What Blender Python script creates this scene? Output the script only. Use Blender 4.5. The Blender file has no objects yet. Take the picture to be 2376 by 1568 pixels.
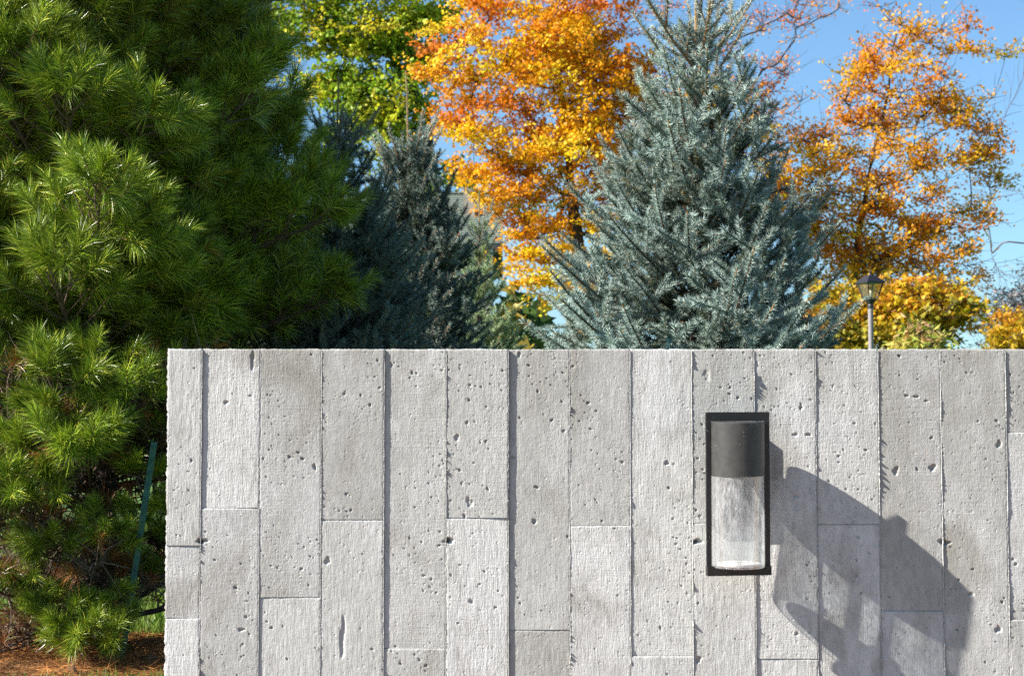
import bpy, math
import numpy as np
from mathutils import Vector, Matrix, Euler

R = math.radians
scene = bpy.context.scene
col = scene.collection

# ------------------------------------------------------------------ camera
CAM_Z, PITCH, FPX = 0.90, math.atan(266 / 4332.0), 4332.0   # focal length in units of a 2376 px wide picture
WALL_Y = 4.20
cam_data = bpy.data.cameras.new('camera')
cam_data.sensor_width = 36.0
cam_data.lens = FPX / 2376.0 * 36.0
cam_data.clip_end = 2000.0
cam_data.dof.use_dof = True
cam_data.dof.focus_distance = 5.3
cam_data.dof.aperture_fstop = 14.0
cam = bpy.data.objects.new('camera', cam_data)
cam.location = (0, 0, CAM_Z)
cam.rotation_euler = (R(90) + PITCH, 0, 0)
col.objects.link(cam)
scene.camera = cam

# ------------------------------------------------------------------ sky, sun, exposure
SUN_TRAVEL = Vector((3.3, 1.0, -2.5)).normalized()
world = bpy.data.worlds.new('World')
scene.world = world
world.use_nodes = True
wn = world.node_tree.nodes
sky = wn.new('ShaderNodeTexSky')
sky.sky_type = 'NISHITA'
sky.sun_disc = False
sky.sun_elevation = math.asin(-SUN_TRAVEL.z)
sky.sun_rotation = math.atan2(-SUN_TRAVEL.x, -SUN_TRAVEL.y)
sky.air_density = 1.0
sky.dust_density = 0.5
sky.ozone_density = 2.6
bg = wn['Background']
bg.inputs['Strength'].default_value = 0.057
tint = wn.new('ShaderNodeMix'); tint.data_type = 'RGBA'; tint.blend_type = 'MULTIPLY'
tint.inputs[0].default_value = 1.0; tint.inputs[7].default_value = (0.78, 1.0, 1.14, 1)
world.node_tree.links.new(sky.outputs['Color'], tint.inputs[6])
world.node_tree.links.new(tint.outputs[2], bg.inputs['Color'])
sun_data = bpy.data.lights.new('sun', 'SUN')
sun_data.energy = 5.0
sun_data.angle = R(0.53)
sun_data.color = (1.0, 0.93, 0.85)
sun = bpy.data.objects.new('sun', sun_data)
sun.rotation_euler = SUN_TRAVEL.to_track_quat('-Z', 'Y').to_euler()
sun.location = (-12, -4, 12)
col.objects.link(sun)
scene.view_settings.view_transform = 'Standard'
scene.view_settings.look = 'None'
scene.view_settings.exposure = 1.52
scene.view_settings.gamma = 1.0
scene.cycles.max_bounces = 6
scene.cycles.transparent_max_bounces = 16
scene.cycles.use_denoising = False


# ------------------------------------------------------------------ helpers
def at(xd, yd, Y):
    """World point on the vertical plane y = Y seen at (xd, yd) of the 2376 x 1568 picture."""
    u, v = (xd - 1188) / FPX, -(yd - 784) / FPX
    d = np.array((u, math.cos(PITCH) - v * math.sin(PITCH), math.sin(PITCH) + v * math.cos(PITCH)))
    d *= Y / d[1]
    return np.array((d[0], Y, CAM_Z + d[2]))


def unit(v):
    v = np.asarray(v, float)
    return v / np.maximum(np.linalg.norm(v, axis=-1, keepdims=True), 1e-9)


def vnoise(x, y, seed):
    """Smooth 2-D value noise, about -1 to 1."""
    rng = np.random.default_rng(seed)
    tab = rng.uniform(-1, 1, (256, 256))
    xi, yi = np.floor(x).astype(int), np.floor(y).astype(int)
    fx, fy = x - xi, y - yi
    fx, fy = fx * fx * (3 - 2 * fx), fy * fy * (3 - 2 * fy)
    a, b = tab[xi & 255, yi & 255], tab[(xi + 1) & 255, yi & 255]
    c, d = tab[xi & 255, (yi + 1) & 255], tab[(xi + 1) & 255, (yi + 1) & 255]
    return (a * (1 - fx) + b * fx) * (1 - fy) + (c * (1 - fx) + d * fx) * fy


class MB:
    """Collects triangles with a colour for each vertex and a material slot for each face."""
    def __init__(self):
        self.v, self.f, self.c, self.m, self.n = [], [], [], [], 0

    def add(self, V, F, c=(1, 1, 1), m=0):
        V, F = np.asarray(V, float), np.asarray(F, int)
        if F.shape[1] == 4:
            F = np.concatenate((F[:, (0, 1, 2)], F[:, (0, 2, 3)]))
        c = np.asarray(c, float)
        if c.ndim == 1:
            c = np.repeat(c[None], len(V), 0)
        self.v.append(V); self.f.append(F + self.n); self.c.append(c)
        self.m.append(np.full(len(F), m)); self.n += len(V)

    def tube(self, P, rad, sides=5, c=(1, 1, 1), m=0):
        P = np.asarray(P, float); rad = np.asarray(rad, float)
        T = np.gradient(P, axis=0); T = unit(T)
        ref = np.array((0.31, 0.17, 0.93)) if abs(T[0] @ np.array((0.31, 0.17, 0.93))) < 0.9 else np.array((1.0, 0, 0))
        A = unit(np.cross(T, ref)); B = np.cross(T, A)
        a = np.arange(sides) / sides * 2 * math.pi
        V = P[:, None] + rad[:, None, None] * (np.cos(a)[None, :, None] * A[:, None] + np.sin(a)[None, :, None] * B[:, None])
        n = len(P)
        i, j = np.meshgrid(np.arange(n - 1), np.arange(sides), indexing='ij')
        k = (j + 1) % sides
        F = np.stack((i * sides + j, i * sides + k, (i + 1) * sides + k, (i + 1) * sides + j), -1).reshape(-1, 4)
        self.add(V.reshape(-1, 3), F, c, m)

    def box(self, lo, hi, c=(1, 1, 1), m=0, M=None, top=None):
        x0, y0, z0 = lo; x1, y1, z1 = hi
        V = np.array([(x0, y0, z0), (x1, y0, z0), (x1, y1, z0), (x0, y1, z0), (x0, y0, z1), (x1, y0, z1), (x1, y1, z1), (x0, y1, z1)], float)
        if M is not None:
            V = np.array([M @ Vector(p) for p in V])
        F = [(0, 3, 2, 1), (4, 5, 6, 7), (0, 1, 5, 4), (1, 2, 6, 5), (2, 3, 7, 6), (3, 0, 4, 7)]
        self.add(V, F, c, m)

    def lathe(self, prof, sides=32, c=(1, 1, 1), m=0, M=None):
        a = np.arange(sides) / sides * 2 * math.pi
        V = np.array([(r * math.cos(t), r * math.sin(t), z) for r, z in prof for t in a])
        if M is not None:
            V = np.array([M @ Vector(p) for p in V])
        F = []
        for i in range(len(prof) - 1):
            for j in range(sides):
                k = (j + 1) % sides
                F.append((i * sides + j, i * sides + k, (i + 1) * sides + k, (i + 1) * sides + j))
        self.add(V, F, c, m)

    def mesh(self, name, mats, smooth=False):
        V, F = np.concatenate(self.v), np.concatenate(self.f)
        C, M = np.concatenate(self.c), np.concatenate(self.m)
        me = bpy.data.meshes.new(name)
        me.vertices.add(len(V)); me.vertices.foreach_set('co', V.astype(np.float32).ravel())
        me.loops.add(len(F) * 3); me.loops.foreach_set('vertex_index', F.astype(np.int32).ravel())
        me.polygons.add(len(F))
        me.polygons.foreach_set('loop_start', np.arange(0, len(F) * 3, 3, dtype=np.int32))
        me.polygons.foreach_set('material_index', M.astype(np.int32))
        me.polygons.foreach_set('use_smooth', np.full(len(F), smooth))
        at_ = me.attributes.new('Col', 'FLOAT_COLOR', 'POINT')
        at_.data.foreach_set('color', np.concatenate((C, np.ones((len(C), 1))), 1).astype(np.float32).ravel())
        for x in mats:
            me.materials.append(x)
        me.update(calc_edges=True)
        me.validate()
        return me

    def build(self, name, mats, parent=None, smooth=False):
        return link(name, self.mesh(name, mats if isinstance(mats, (list, tuple)) else [mats], smooth), parent)


def link(name, me, parent=None):
    o = bpy.data.objects.new(name, me)
    col.objects.link(o)
    if parent is not None:
        o.parent = parent
    return o


def tag(o, label, cat, group=None, kind=None):
    o['label'] = label
    o['category'] = cat
    if group:
        o['group'] = group
    if kind:
        o['kind'] = kind
    return o


def empty(name, loc, label, cat, group=None):
    o = bpy.data.objects.new(name, None)
    o.empty_display_size = 0.1
    o.location = loc
    col.objects.link(o)
    return tag(o, label, cat, group)


# ------------------------------------------------------------------ materials
def new_mat(name):
    m = bpy.data.materials.new(name)
    m.use_nodes = True
    nt = m.node_tree
    return m, nt, nt.nodes['Principled BSDF'], nt.nodes['Material Output']


def N(nt, kind, **kw):
    n = nt.nodes.new(kind)
    for k, v in kw.items():
        if k in n.inputs:
            n.inputs[k].default_value = v
        else:
            setattr(n, k, v)
    return n


def mix_rgb(nt, fac, a, b, mode='MIX'):
    n = nt.nodes.new('ShaderNodeMix')
    n.data_type = 'RGBA'; n.blend_type = mode
    for i, x in ((0, fac), (6, a), (7, b)):
        if hasattr(x, 'is_linked'):
            nt.links.new(x, n.inputs[i])
        else:
            n.inputs[i].default_value = x if i == 0 else (*x, 1)
    return n.outputs[2]


def math_n(nt, op, a, b=0.0, c=None):
    n = nt.nodes.new('ShaderNodeMath'); n.operation = op
    for i, x in enumerate((a, b, c)):
        if x is None:
            continue
        if hasattr(x, 'is_linked'):
            nt.links.new(x, n.inputs[i])
        else:
            n.inputs[i].default_value = x
    return n.outputs[0]


def ramp(nt, src, stops):
    n = nt.nodes.new('ShaderNodeValToRGB')
    e = n.color_ramp.elements
    while len(e) > 1:
        e.remove(e[-1])
    e[0].position, e[0].color = stops[0][0], (*stops[0][1], 1)
    for p, c in stops[1:]:
        x = e.new(p); x.color = (*c, 1)
    nt.links.new(src, n.inputs[0])
    return n.outputs[0]


def foliage_mat(name, rough=0.45, spec=0.35, transl=0.3, tcol=(1, 1, 1), var=0.35, hues=None):
    """Colour comes from the mesh; each object varies a little in brightness, or between the given tints."""
    m, nt, p, out = new_mat(name)
    a = N(nt, 'ShaderNodeAttribute', attribute_name='Col')
    oi = N(nt, 'ShaderNodeObjectInfo')
    if hues:
        tint = ramp(nt, oi.outputs['Random'], hues)
        c = mix_rgb(nt, 1.0, a.outputs['Color'], tint, 'MULTIPLY')
    else:
        k = math_n(nt, 'MULTIPLY_ADD', oi.outputs['Random'], var, 1 - var / 2)
        cc = N(nt, 'ShaderNodeCombineColor')
        for i in range(3):
            nt.links.new(k, cc.inputs[i])
        c = mix_rgb(nt, 1.0, a.outputs['Color'], cc.outputs[0], 'MULTIPLY')
    nt.links.new(c, p.inputs['Base Color'])
    p.inputs['Roughness'].default_value = rough
    p.inputs['Specular IOR Level'].default_value = spec
    t = N(nt, 'ShaderNodeBsdfTranslucent')
    nt.links.new(mix_rgb(nt, 1.0, c, tcol, 'MULTIPLY'), t.inputs['Color'])
    mx = N(nt, 'ShaderNodeMixShader', Fac=transl)
    nt.links.new(p.outputs[0], mx.inputs[1]); nt.links.new(t.outputs[0], mx.inputs[2])
    nt.links.new(mx.outputs[0], out.inputs['Surface'])
    return m


def plain(name, c, rough=0.6, metal=0.0, spec=0.5, noise=0.0, nscale=30.0, bump=0.0):
    m, nt, p, out = new_mat(name)
    p.inputs['Roughness'].default_value = rough
    p.inputs['Metallic'].default_value = metal
    p.inputs['Specular IOR Level'].default_value = spec
    p.inputs['Base Color'].default_value = (*c, 1)
    if noise or bump:
        tc = N(nt, 'ShaderNodeTexCoord')
        n = N(nt, 'ShaderNodeTexNoise', Scale=nscale, Detail=6.0, Roughness=0.65)
        nt.links.new(tc.outputs['Object'], n.inputs['Vector'])
        lo = tuple(x * (1 - noise) for x in c); hi = tuple(min(1, x * (1 + noise)) for x in c)
        nt.links.new(ramp(nt, n.outputs['Fac'], [(0.3, lo), (0.7, hi)]), p.inputs['Base Color'])
        if bump:
            b = N(nt, 'ShaderNodeBump', Strength=1.0, Distance=bump)
            nt.links.new(n.outputs['Fac'], b.inputs['Height'])
            nt.links.new(b.outputs[0], p.inputs['Normal'])
    return m


def concrete_mat():
    m, nt, p, out = new_mat('board_formed_concrete')
    tc = N(nt, 'ShaderNodeTexCoord')
    oi = N(nt, 'ShaderNodeObjectInfo')
    rnd = oi.outputs['Random']
    off = N(nt, 'ShaderNodeVectorMath', operation='MULTIPLY_ADD')
    cx = N(nt, 'ShaderNodeCombineXYZ')
    nt.links.new(rnd, cx.inputs[0]); nt.links.new(rnd, cx.inputs[2])
    off.inputs[1].default_value = (13.0, 0, 37.0)
    nt.links.new(cx.outputs[0], off.inputs[0]); nt.links.new(tc.outputs['Object'], off.inputs[2])
    pos = off.outputs[0]

    def noise(scale, stretch=(1, 1, 1), detail=5.0, rough=0.6, dist=0.0):
        mp = N(nt, 'ShaderNodeMapping'); mp.inputs['Scale'].default_value = stretch
        nt.links.new(pos, mp.inputs['Vector'])
        n = N(nt, 'ShaderNodeTexNoise', Scale=scale, Detail=detail, Roughness=rough, Distortion=dist)
        nt.links.new(mp.outputs[0], n.inputs['Vector'])
        return n.outputs['Fac']
    # colour: cement grey, pale lime bloom, warmer damp patches, a tint for each board
    base = ramp(nt, rnd, [(0.0, (0.325, 0.328, 0.305)), (0.5, (0.42, 0.43, 0.408)), (1.0, (0.50, 0.51, 0.49))])
    bloom = ramp(nt, noise(5.0, (1, 1, 0.45), 4.0, 0.55, 0.4), [(0.42, (0, 0, 0)), (0.72, (1, 1, 1))])
    c = mix_rgb(nt, math_n(nt, 'MULTIPLY', bloom, 0.6), base, (0.545, 0.555, 0.55))
    damp = ramp(nt, noise(7.0, (1, 1, 0.6), 4.0, 0.6, 0.6), [(0.50, (0, 0, 0)), (0.74, (1, 1, 1))])
    c = mix_rgb(nt, math_n(nt, 'MULTIPLY', damp, 0.85), c, (0.255, 0.247, 0.213))
    mott = ramp(nt, noise(70.0, (1, 1, 0.4), 5.0, 0.7), [(0.3, (0.80, 0.80, 0.80)), (0.7, (1.12, 1.12, 1.12))])
    c = mix_rgb(nt, 1.0, c, mott, 'MULTIPLY')
    rust = ramp(nt, noise(11.0, (1, 1, 0.8), 3.0, 0.6), [(0.74, (0, 0, 0)), (0.82, (1, 1, 1))])
    c = mix_rgb(nt, math_n(nt, 'MULTIPLY', rust, 0.35), c, (0.42, 0.31, 0.18))
    # rain streaks of dirt that start at the top edge
    sx = N(nt, 'ShaderNodeSeparateXYZ'); nt.links.new(tc.outputs['Object'], sx.inputs[0])
    near_top = math_n(nt, 'MULTIPLY_ADD', math_n(nt, 'SUBTRACT', sx.outputs[2], TOP_Z - 0.30), 3.3, 0.0)
    near_top = math_n(nt, 'MINIMUM', math_n(nt, 'MAXIMUM', near_top, 0.0), 1.0)
    st = ramp(nt, noise(60.0, (1, 1, 0.03), 4.0, 0.6), [(0.42, (0, 0, 0)), (0.72, (1, 1, 1))])
    c = mix_rgb(nt, math_n(nt, 'MULTIPLY', math_n(nt, 'MULTIPLY', st, near_top), 0.45), c, (0.22, 0.205, 0.175))
    nt.links.new(c, p.inputs['Base Color'])
    p.inputs['Roughness'].default_value = 0.92
    p.inputs['Specular IOR Level'].default_value = 0.25
    # fine relief in metres: wood grain, saw marks, sand texture, air holes
    grain = noise(330.0, (1, 1, 0.10), 3.0, 0.6, 0.3)
    flake = noise(300.0, (1, 1, 0.5), 3.0, 0.65)
    sand = noise(600.0, (1, 1, 1), 2.0, 0.6)
    saw = noise(260.0, (0.03, 1, 1), 3.0, 0.6)
    sel = ramp(nt, noise(3.0, (1, 1, 0.5), 2.0), [(0.4, (0, 0, 0)), (0.62, (1, 1, 1))])
    h = math_n(nt, 'MULTIPLY', grain, math_n(nt, 'MULTIPLY_ADD', rnd, 0.0017, 0.0006))
    h = math_n(nt, 'MULTIPLY_ADD', flake, math_n(nt, 'MULTIPLY_ADD', sel, 0.0010, 0.0006), h)
    h = math_n(nt, 'MULTIPLY_ADD', sand, 0.0013, h)
    h = math_n(nt, 'MULTIPLY_ADD', saw, math_n(nt, 'MULTIPLY', sel, 0.0010), h)
    mp = N(nt, 'ShaderNodeMapping')
    nt.links.new(pos, mp.inputs['Vector'])
    vo = N(nt, 'ShaderNodeTexVoronoi', Scale=95.0, Randomness=1.0)
    nt.links.new(mp.outputs[0], vo.inputs['Vector'])
    keep = N(nt, 'ShaderNodeSeparateColor')
    nt.links.new(vo.outputs['Color'], keep.inputs[0])
    size = math_n(nt, 'MULTIPLY', math_n(nt, 'SUBTRACT', keep.outputs[0], 0.60), 0.85)
    hole = math_n(nt, 'SUBTRACT', size, vo.outputs['Distance'])
    hole = math_n(nt, 'MINIMUM', math_n(nt, 'MAXIMUM', hole, 0.0), 0.12)
    h = math_n(nt, 'MULTIPLY_ADD', hole, -0.02, h)
    b = N(nt, 'ShaderNodeBump', Strength=0.8, Distance=1.0)
    nt.links.new(h, b.inputs['Height'])
    nt.links.new(b.outputs[0], p.inputs['Normal'])
    return m


def glass_mat():
    """Thin seeded lamp glass: clear with bubbles and streaks that catch the light."""
    m, nt, p, out = new_mat('seeded_glass')
    tc = N(nt, 'ShaderNodeTexCoord')
    mp = N(nt, 'ShaderNodeMapping'); mp.inputs['Scale'].default_value = (1, 1, 0.22)
    nt.links.new(tc.outputs['Object'], mp.inputs['Vector'])
    n1 = N(nt, 'ShaderNodeTexNoise', Scale=330.0, Detail=3.0, Roughness=0.7)
    n2 = N(nt, 'ShaderNodeTexNoise', Scale=38.0, Detail=3.0, Roughness=0.6)
    nt.links.new(mp.outputs[0], n1.inputs['Vector']); nt.links.new(mp.outputs[0], n2.inputs['Vector'])
    f1 = ramp(nt, n1.outputs['Fac'], [(0.40, (0.30, 0.30, 0.30)), (0.64, (0.92, 0.92, 0.92))])
    f2 = ramp(nt, n2.outputs['Fac'], [(0.36, (0.35, 0.35, 0.35)), (0.62, (1, 1, 1))])
    lw = N(nt, 'ShaderNodeLayerWeight', Blend=0.5)
    edge = math_n(nt, 'MULTIPLY', math_n(nt, 'POWER', lw.outputs['Facing'], 2.5), 0.75)
    fac = math_n(nt, 'MAXIMUM', math_n(nt, 'MULTIPLY', f1, f2), edge)
    tr = N(nt, 'ShaderNodeBsdfTransparent', Color=(0.93, 0.95, 0.95, 1))
    df = N(nt, 'ShaderNodeBsdfDiffuse', Color=(0.85, 0.86, 0.87, 1))
    tl = N(nt, 'ShaderNodeBsdfTranslucent', Color=(0.9, 0.91, 0.92, 1))
    mm = N(nt, 'ShaderNodeMixShader', Fac=0.6)
    nt.links.new(df.outputs[0], mm.inputs[1]); nt.links.new(tl.outputs[0], mm.inputs[2])
    m1 = N(nt, 'ShaderNodeMixShader')
    nt.links.new(fac, m1.inputs[0]); nt.links.new(tr.outputs[0], m1.inputs[1]); nt.links.new(mm.outputs[0], m1.inputs[2])
    gl = N(nt, 'ShaderNodeBsdfGlossy', Roughness=0.08)
    b = N(nt, 'ShaderNodeBump', Strength=0.4, Distance=0.001)
    nt.links.new(n1.outputs['Fac'], b.inputs['Height']); nt.links.new(b.outputs[0], gl.inputs['Normal'])
    fr = N(nt, 'ShaderNodeFresnel', IOR=1.45)
    m2 = N(nt, 'ShaderNodeMixShader')
    nt.links.new(math_n(nt, 'MULTIPLY', fr.outputs[0], 0.3), m2.inputs[0]); nt.links.new(m1.outputs[0], m2.inputs[1]); nt.links.new(gl.outputs[0], m2.inputs[2])
    nt.links.new(m2.outputs[0], out.inputs['Surface'])
    return m


def speckled_paint(name, c, rough):
    """Dark lamp paint with dried white specks and a little dust."""
    m, nt, p, out = new_mat(name)
    tc = N(nt, 'ShaderNodeTexCoord')
    vo = N(nt, 'ShaderNodeTexVoronoi', Scale=210.0)
    nt.links.new(tc.outputs['Object'], vo.inputs['Vector'])
    n = N(nt, 'ShaderNodeTexNoise', Scale=22.0, Detail=3.0)
    nt.links.new(tc.outputs['Object'], n.inputs['Vector'])
    thr = math_n(nt, 'MULTIPLY_ADD', n.outputs['Fac'], 0.9, -0.46)
    sp = math_n(nt, 'LESS_THAN', vo.outputs['Distance'], thr)
    n2 = N(nt, 'ShaderNodeTexNoise', Scale=60.0, Detail=5.0)
    nt.links.new(tc.outputs['Object'], n2.inputs['Vector'])
    cc = ramp(nt, n2.outputs['Fac'], [(0.3, tuple(x * 0.8 for x in c)), (0.75, tuple(x * 1.25 for x in c))])
    nt.links.new(mix_rgb(nt, sp, cc, (0.6, 0.6, 0.58)), p.inputs['Base Color'])
    p.inputs['Roughness'].default_value = rough
    return m


TOP_Z = at(1188, 809, WALL_Y)[2]
M = {}
M['concrete'] = concrete_mat()
M['bark'] = foliage_mat('bark', rough=0.95, spec=0.1, transl=0.0, var=0.3)
M['needle'] = foliage_mat('conifer_needle', rough=0.34, spec=0.5, transl=0.05, tcol=(1.0, 1.0, 0.5), var=0.4)
M['blue_needle'] = foliage_mat('blue_spruce_needle', rough=0.55, spec=0.35, transl=0.12, var=0.35)
M['leaf_orange'] = foliage_mat('orange_maple_leaf', 0.5, 0.3, 0.45, (1, 0.95, 0.7), hues=[
    (0.0, (0.66, 0.20, 0.015)), (0.25, (0.78, 0.32, 0.015)), (0.5, (0.84, 0.43, 0.015)), (0.8, (0.86, 0.56, 0.02)), (1.0, (0.74, 0.58, 0.03))])
M['leaf_gold'] = foliage_mat('gold_maple_leaf', 0.5, 0.3, 0.6, (1, 0.95, 0.7), hues=[
    (0.0, (0.74, 0.26, 0.03)), (0.25, (0.84, 0.38, 0.025)), (0.6, (0.88, 0.48, 0.03)), (0.85, (0.88, 0.56, 0.04)), (1.0, (0.66, 0.52, 0.04))])
M['leaf_lemon'] = foliage_mat('yellow_maple_leaf', 0.5, 0.3, 0.45, (1, 0.95, 0.7), hues=[
    (0.0, (0.82, 0.40, 0.015)), (0.4, (0.86, 0.58, 0.02)), (0.8, (0.80, 0.66, 0.03)), (1.0, (0.55, 0.55, 0.04))])
M['leaf_red'] = foliage_mat('red_maple_leaf', 0.5, 0.3, 0.4, (1, 0.9, 0.8), hues=[
    (0.0, (0.52, 0.13, 0.03)), (0.5, (0.68, 0.24, 0.03)), (1.0, (0.78, 0.38, 0.03))])
M['leaf_green'] = foliage_mat('yellow_green_leaf', 0.5, 0.3, 0.45, (1, 1, 0.6), hues=[
    (0.0, (0.18, 0.30, 0.025)), (0.4, (0.32, 0.42, 0.03)), (0.8, (0.50, 0.52, 0.04)), (1.0, (0.66, 0.56, 0.05))])
M['leaf_yellow'] = foliage_mat('yellow_leaf', 0.5, 0.3, 0.4, (1, 0.95, 0.6), hues=[
    (0.0, (0.20, 0.19, 0.02)), (0.3, (0.50, 0.36, 0.02)), (0.7, (0.60, 0.38, 0.02)), (1.0, (0.66, 0.28, 0.02))])
M['leaf_pale'] = foliage_mat('pale_drooping_leaf', 0.5, 0.3, 0.4, (1, 0.95, 0.7), hues=[
    (0.0, (0.62, 0.40, 0.22)), (0.4, (0.66, 0.55, 0.14)), (0.75, (0.40, 0.46, 0.07)), (1.0, (0.25, 0.33, 0.05))])
M['litter'] = foliage_mat('ground_litter', 0.8, 0.2, 0.1, var=0.0)
M['grass'] = foliage_mat('grass_blade', 0.5, 0.3, 0.3, (1, 1, 0.6), var=0.0)
M['glass'] = glass_mat()
M['lamp_black'] = speckled_paint('black_lamp_paint', (0.012, 0.012, 0.012), 0.42)
M['lamp_bronze'] = speckled_paint('bronze_lamp_paint', (0.040, 0.040, 0.038), 0.42)
M['post_black'] = plain('black_post_paint', (0.014, 0.013, 0.018), 0.5)
M['post_grey'] = plain('grey_post_paint', (0.20, 0.18, 0.19), 0.55, noise=0.2)
M['bulb'] = plain('frosted_bulb', (0.85, 0.85, 0.82), 0.3)
M['stake'] = plain('teal_stake_paint', (0.03, 0.11, 0.125), 0.42, noise=0.35, nscale=25)
M['rust'] = plain('rusty_steel', (0.13, 0.045, 0.018), 0.85, noise=0.4, nscale=90)
M['shingle'] = plain('grey_green_shingle', (0.115, 0.14, 0.115), 0.9, noise=0.25, nscale=6)
M['siding'] = plain('pale_siding', (0.48, 0.46, 0.41), 0.7, noise=0.1)
M['trim'] = plain('dark_trim', (0.04, 0.04, 0.042), 0.6)
M['stone'] = plain('chimney_stone', (0.30, 0.26, 0.22), 0.9, noise=0.4, nscale=4)
M['window_glass'] = plain('window_glass', (0.02, 0.025, 0.03), 0.08, spec=0.8)


def clear_pane():
    m, nt, p, out = new_mat('lantern_pane')
    tr = N(nt, 'ShaderNodeBsdfTransparent', Color=(0.80, 0.76, 0.62, 1))
    gl = N(nt, 'ShaderNodeBsdfGlossy', Roughness=0.12)
    df = N(nt, 'ShaderNodeBsdfDiffuse', Color=(0.6, 0.55, 0.4, 1))
    a = N(nt, 'ShaderNodeMixShader', Fac=0.10)
    nt.links.new(tr.outputs[0], a.inputs[1]); nt.links.new(df.outputs[0], a.inputs[2])
    b = N(nt, 'ShaderNodeMixShader', Fac=0.08)
    nt.links.new(a.outputs[0], b.inputs[1]); nt.links.new(gl.outputs[0], b.inputs[2])
    nt.links.new(b.outputs[0], out.inputs['Surface'])
    return m


M['pane'] = clear_pane()


def clear_glass():
    m, nt, p, out = new_mat('clear_glass')
    tr = N(nt, 'ShaderNodeBsdfTransparent', Color=(0.97, 0.98, 0.98, 1))
    gl = N(nt, 'ShaderNodeBsdfGlossy', Roughness=0.05)
    b = N(nt, 'ShaderNodeMixShader', Fac=0.03)
    nt.links.new(tr.outputs[0], b.inputs[1]); nt.links.new(gl.outputs[0], b.inputs[2])
    nt.links.new(b.outputs[0], out.inputs['Surface'])
    return m


M['clear'] = clear_glass()


def ground_mat():
    m, nt, p, out = new_mat('lawn')
    tc = N(nt, 'ShaderNodeTexCoord')
    n = N(nt, 'ShaderNodeTexNoise', Scale=3.0, Detail=8.0, Roughness=0.7)
    nt.links.new(tc.outputs['Object'], n.inputs['Vector'])
    nt.links.new(ramp(nt, n.outputs['Fac'], [(0.3, (0.045, 0.10, 0.015)), (0.55, (0.09, 0.19, 0.025)), (0.75, (0.16, 0.24, 0.04))]), p.inputs['Base Color'])
    p.inputs['Roughness'].default_value = 0.9
    n2 = N(nt, 'ShaderNodeTexNoise', Scale=60.0, Detail=4.0)
    nt.links.new(tc.outputs['Object'], n2.inputs['Vector'])
    b = N(nt, 'ShaderNodeBump', Strength=1.0, Distance=0.05)
    nt.links.new(n2.outputs['Fac'], b.inputs['Height']); nt.links.new(b.outputs[0], p.inputs['Normal'])
    return m


def mulch_mat():
    m, nt, p, out = new_mat('pine_needle_mulch')
    tc = N(nt, 'ShaderNodeTexCoord')
    n = N(nt, 'ShaderNodeTexNoise', Scale=9.0, Detail=8.0, Roughness=0.75)
    nt.links.new(tc.outputs['Object'], n.inputs['Vector'])
    nt.links.new(ramp(nt, n.outputs['Fac'], [(0.3, (0.07, 0.03, 0.012)), (0.5, (0.26, 0.11, 0.03)), (0.72, (0.42, 0.22, 0.07))]), p.inputs['Base Color'])
    p.inputs['Roughness'].default_value = 0.95
    n2 = N(nt, 'ShaderNodeTexNoise', Scale=80.0, Detail=4.0)
    nt.links.new(tc.outputs['Object'], n2.inputs['Vector'])
    b = N(nt, 'ShaderNodeBump', Strength=1.0, Distance=0.03)
    nt.links.new(n2.outputs['Fac'], b.inputs['Height']); nt.links.new(b.outputs[0], p.inputs['Normal'])
    return m


# ------------------------------------------------------------------ ground
mb = MB()
mb.add([(-400, -60, 0), (400, -60, 0), (400, 900, 0), (-400, 900, 0)], [(0, 1, 2, 3)])
g = mb.build('ground', ground_mat()); g['kind'] = 'structure'

pm = plain('bounce_paving_brick', (0.19, 0.10, 0.054), 0.9, noise=0.15, nscale=12, bump=0.004)  # unseen paving, added to bounce warm light into the wall's shadows
bounce_pave = empty('added_bounce_paving', (0, 0, 0), '', '')
del bounce_pave['label'], bounce_pave['category']
bounce_pave['kind'] = 'structure'
mb = MB(); mb.add([(-6, -6, 0.004), (6, -6, 0.004), (6, 4.19, 0.004), (-6, 4.19, 0.004)], [(0, 1, 2, 3)]); mb.build('bounce_base', pm, bounce_pave)
mb = MB(); mb.box((-0.297, -0.297, 0.005), (0.297, 0.297, 0.03)); slab_me = mb.mesh('bounce_slab', [pm])
for ix in range(20):
    for iy in range(17):
        o_ = link('bounce_slab', slab_me, bounce_pave); o_.location = (-5.7 + ix * 0.6, -5.7 + iy * 0.6, 0)

PINE = at(228, 1514, 8.4); PINE[2] = 0.0
rng = np.random.default_rng(5)
mb = MB()
a = np.arange(48) / 48 * 2 * math.pi
rr = 0.95 + 0.12 * rng.standard_normal(48)
ring = np.stack((PINE[0] + rr * np.cos(a), PINE[1] - 0.28 + rr * np.sin(a), np.full(48, 0.004)), 1)
ring2 = ring.copy(); ring2[:, :2] = PINE[:2] + (ring[:, :2] - PINE[:2]) * 0.6; ring2[:, 2] = 0.035
V = np.concatenate((ring, ring2, [[PINE[0], PINE[1], 0.05]]))
F = [(i, (i + 1) % 48, 48 + (i + 1) % 48) for i in range(48)] + [(i, 48 + (i + 1) % 48, 48 + i) for i in range(48)] + [(48 + i, 48 + (i + 1) % 48, 96) for i in range(48)]
mb.add(V, F)
g = mb.build('mulch_bed', mulch_mat(), smooth=True); g['kind'] = 'structure'


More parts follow.
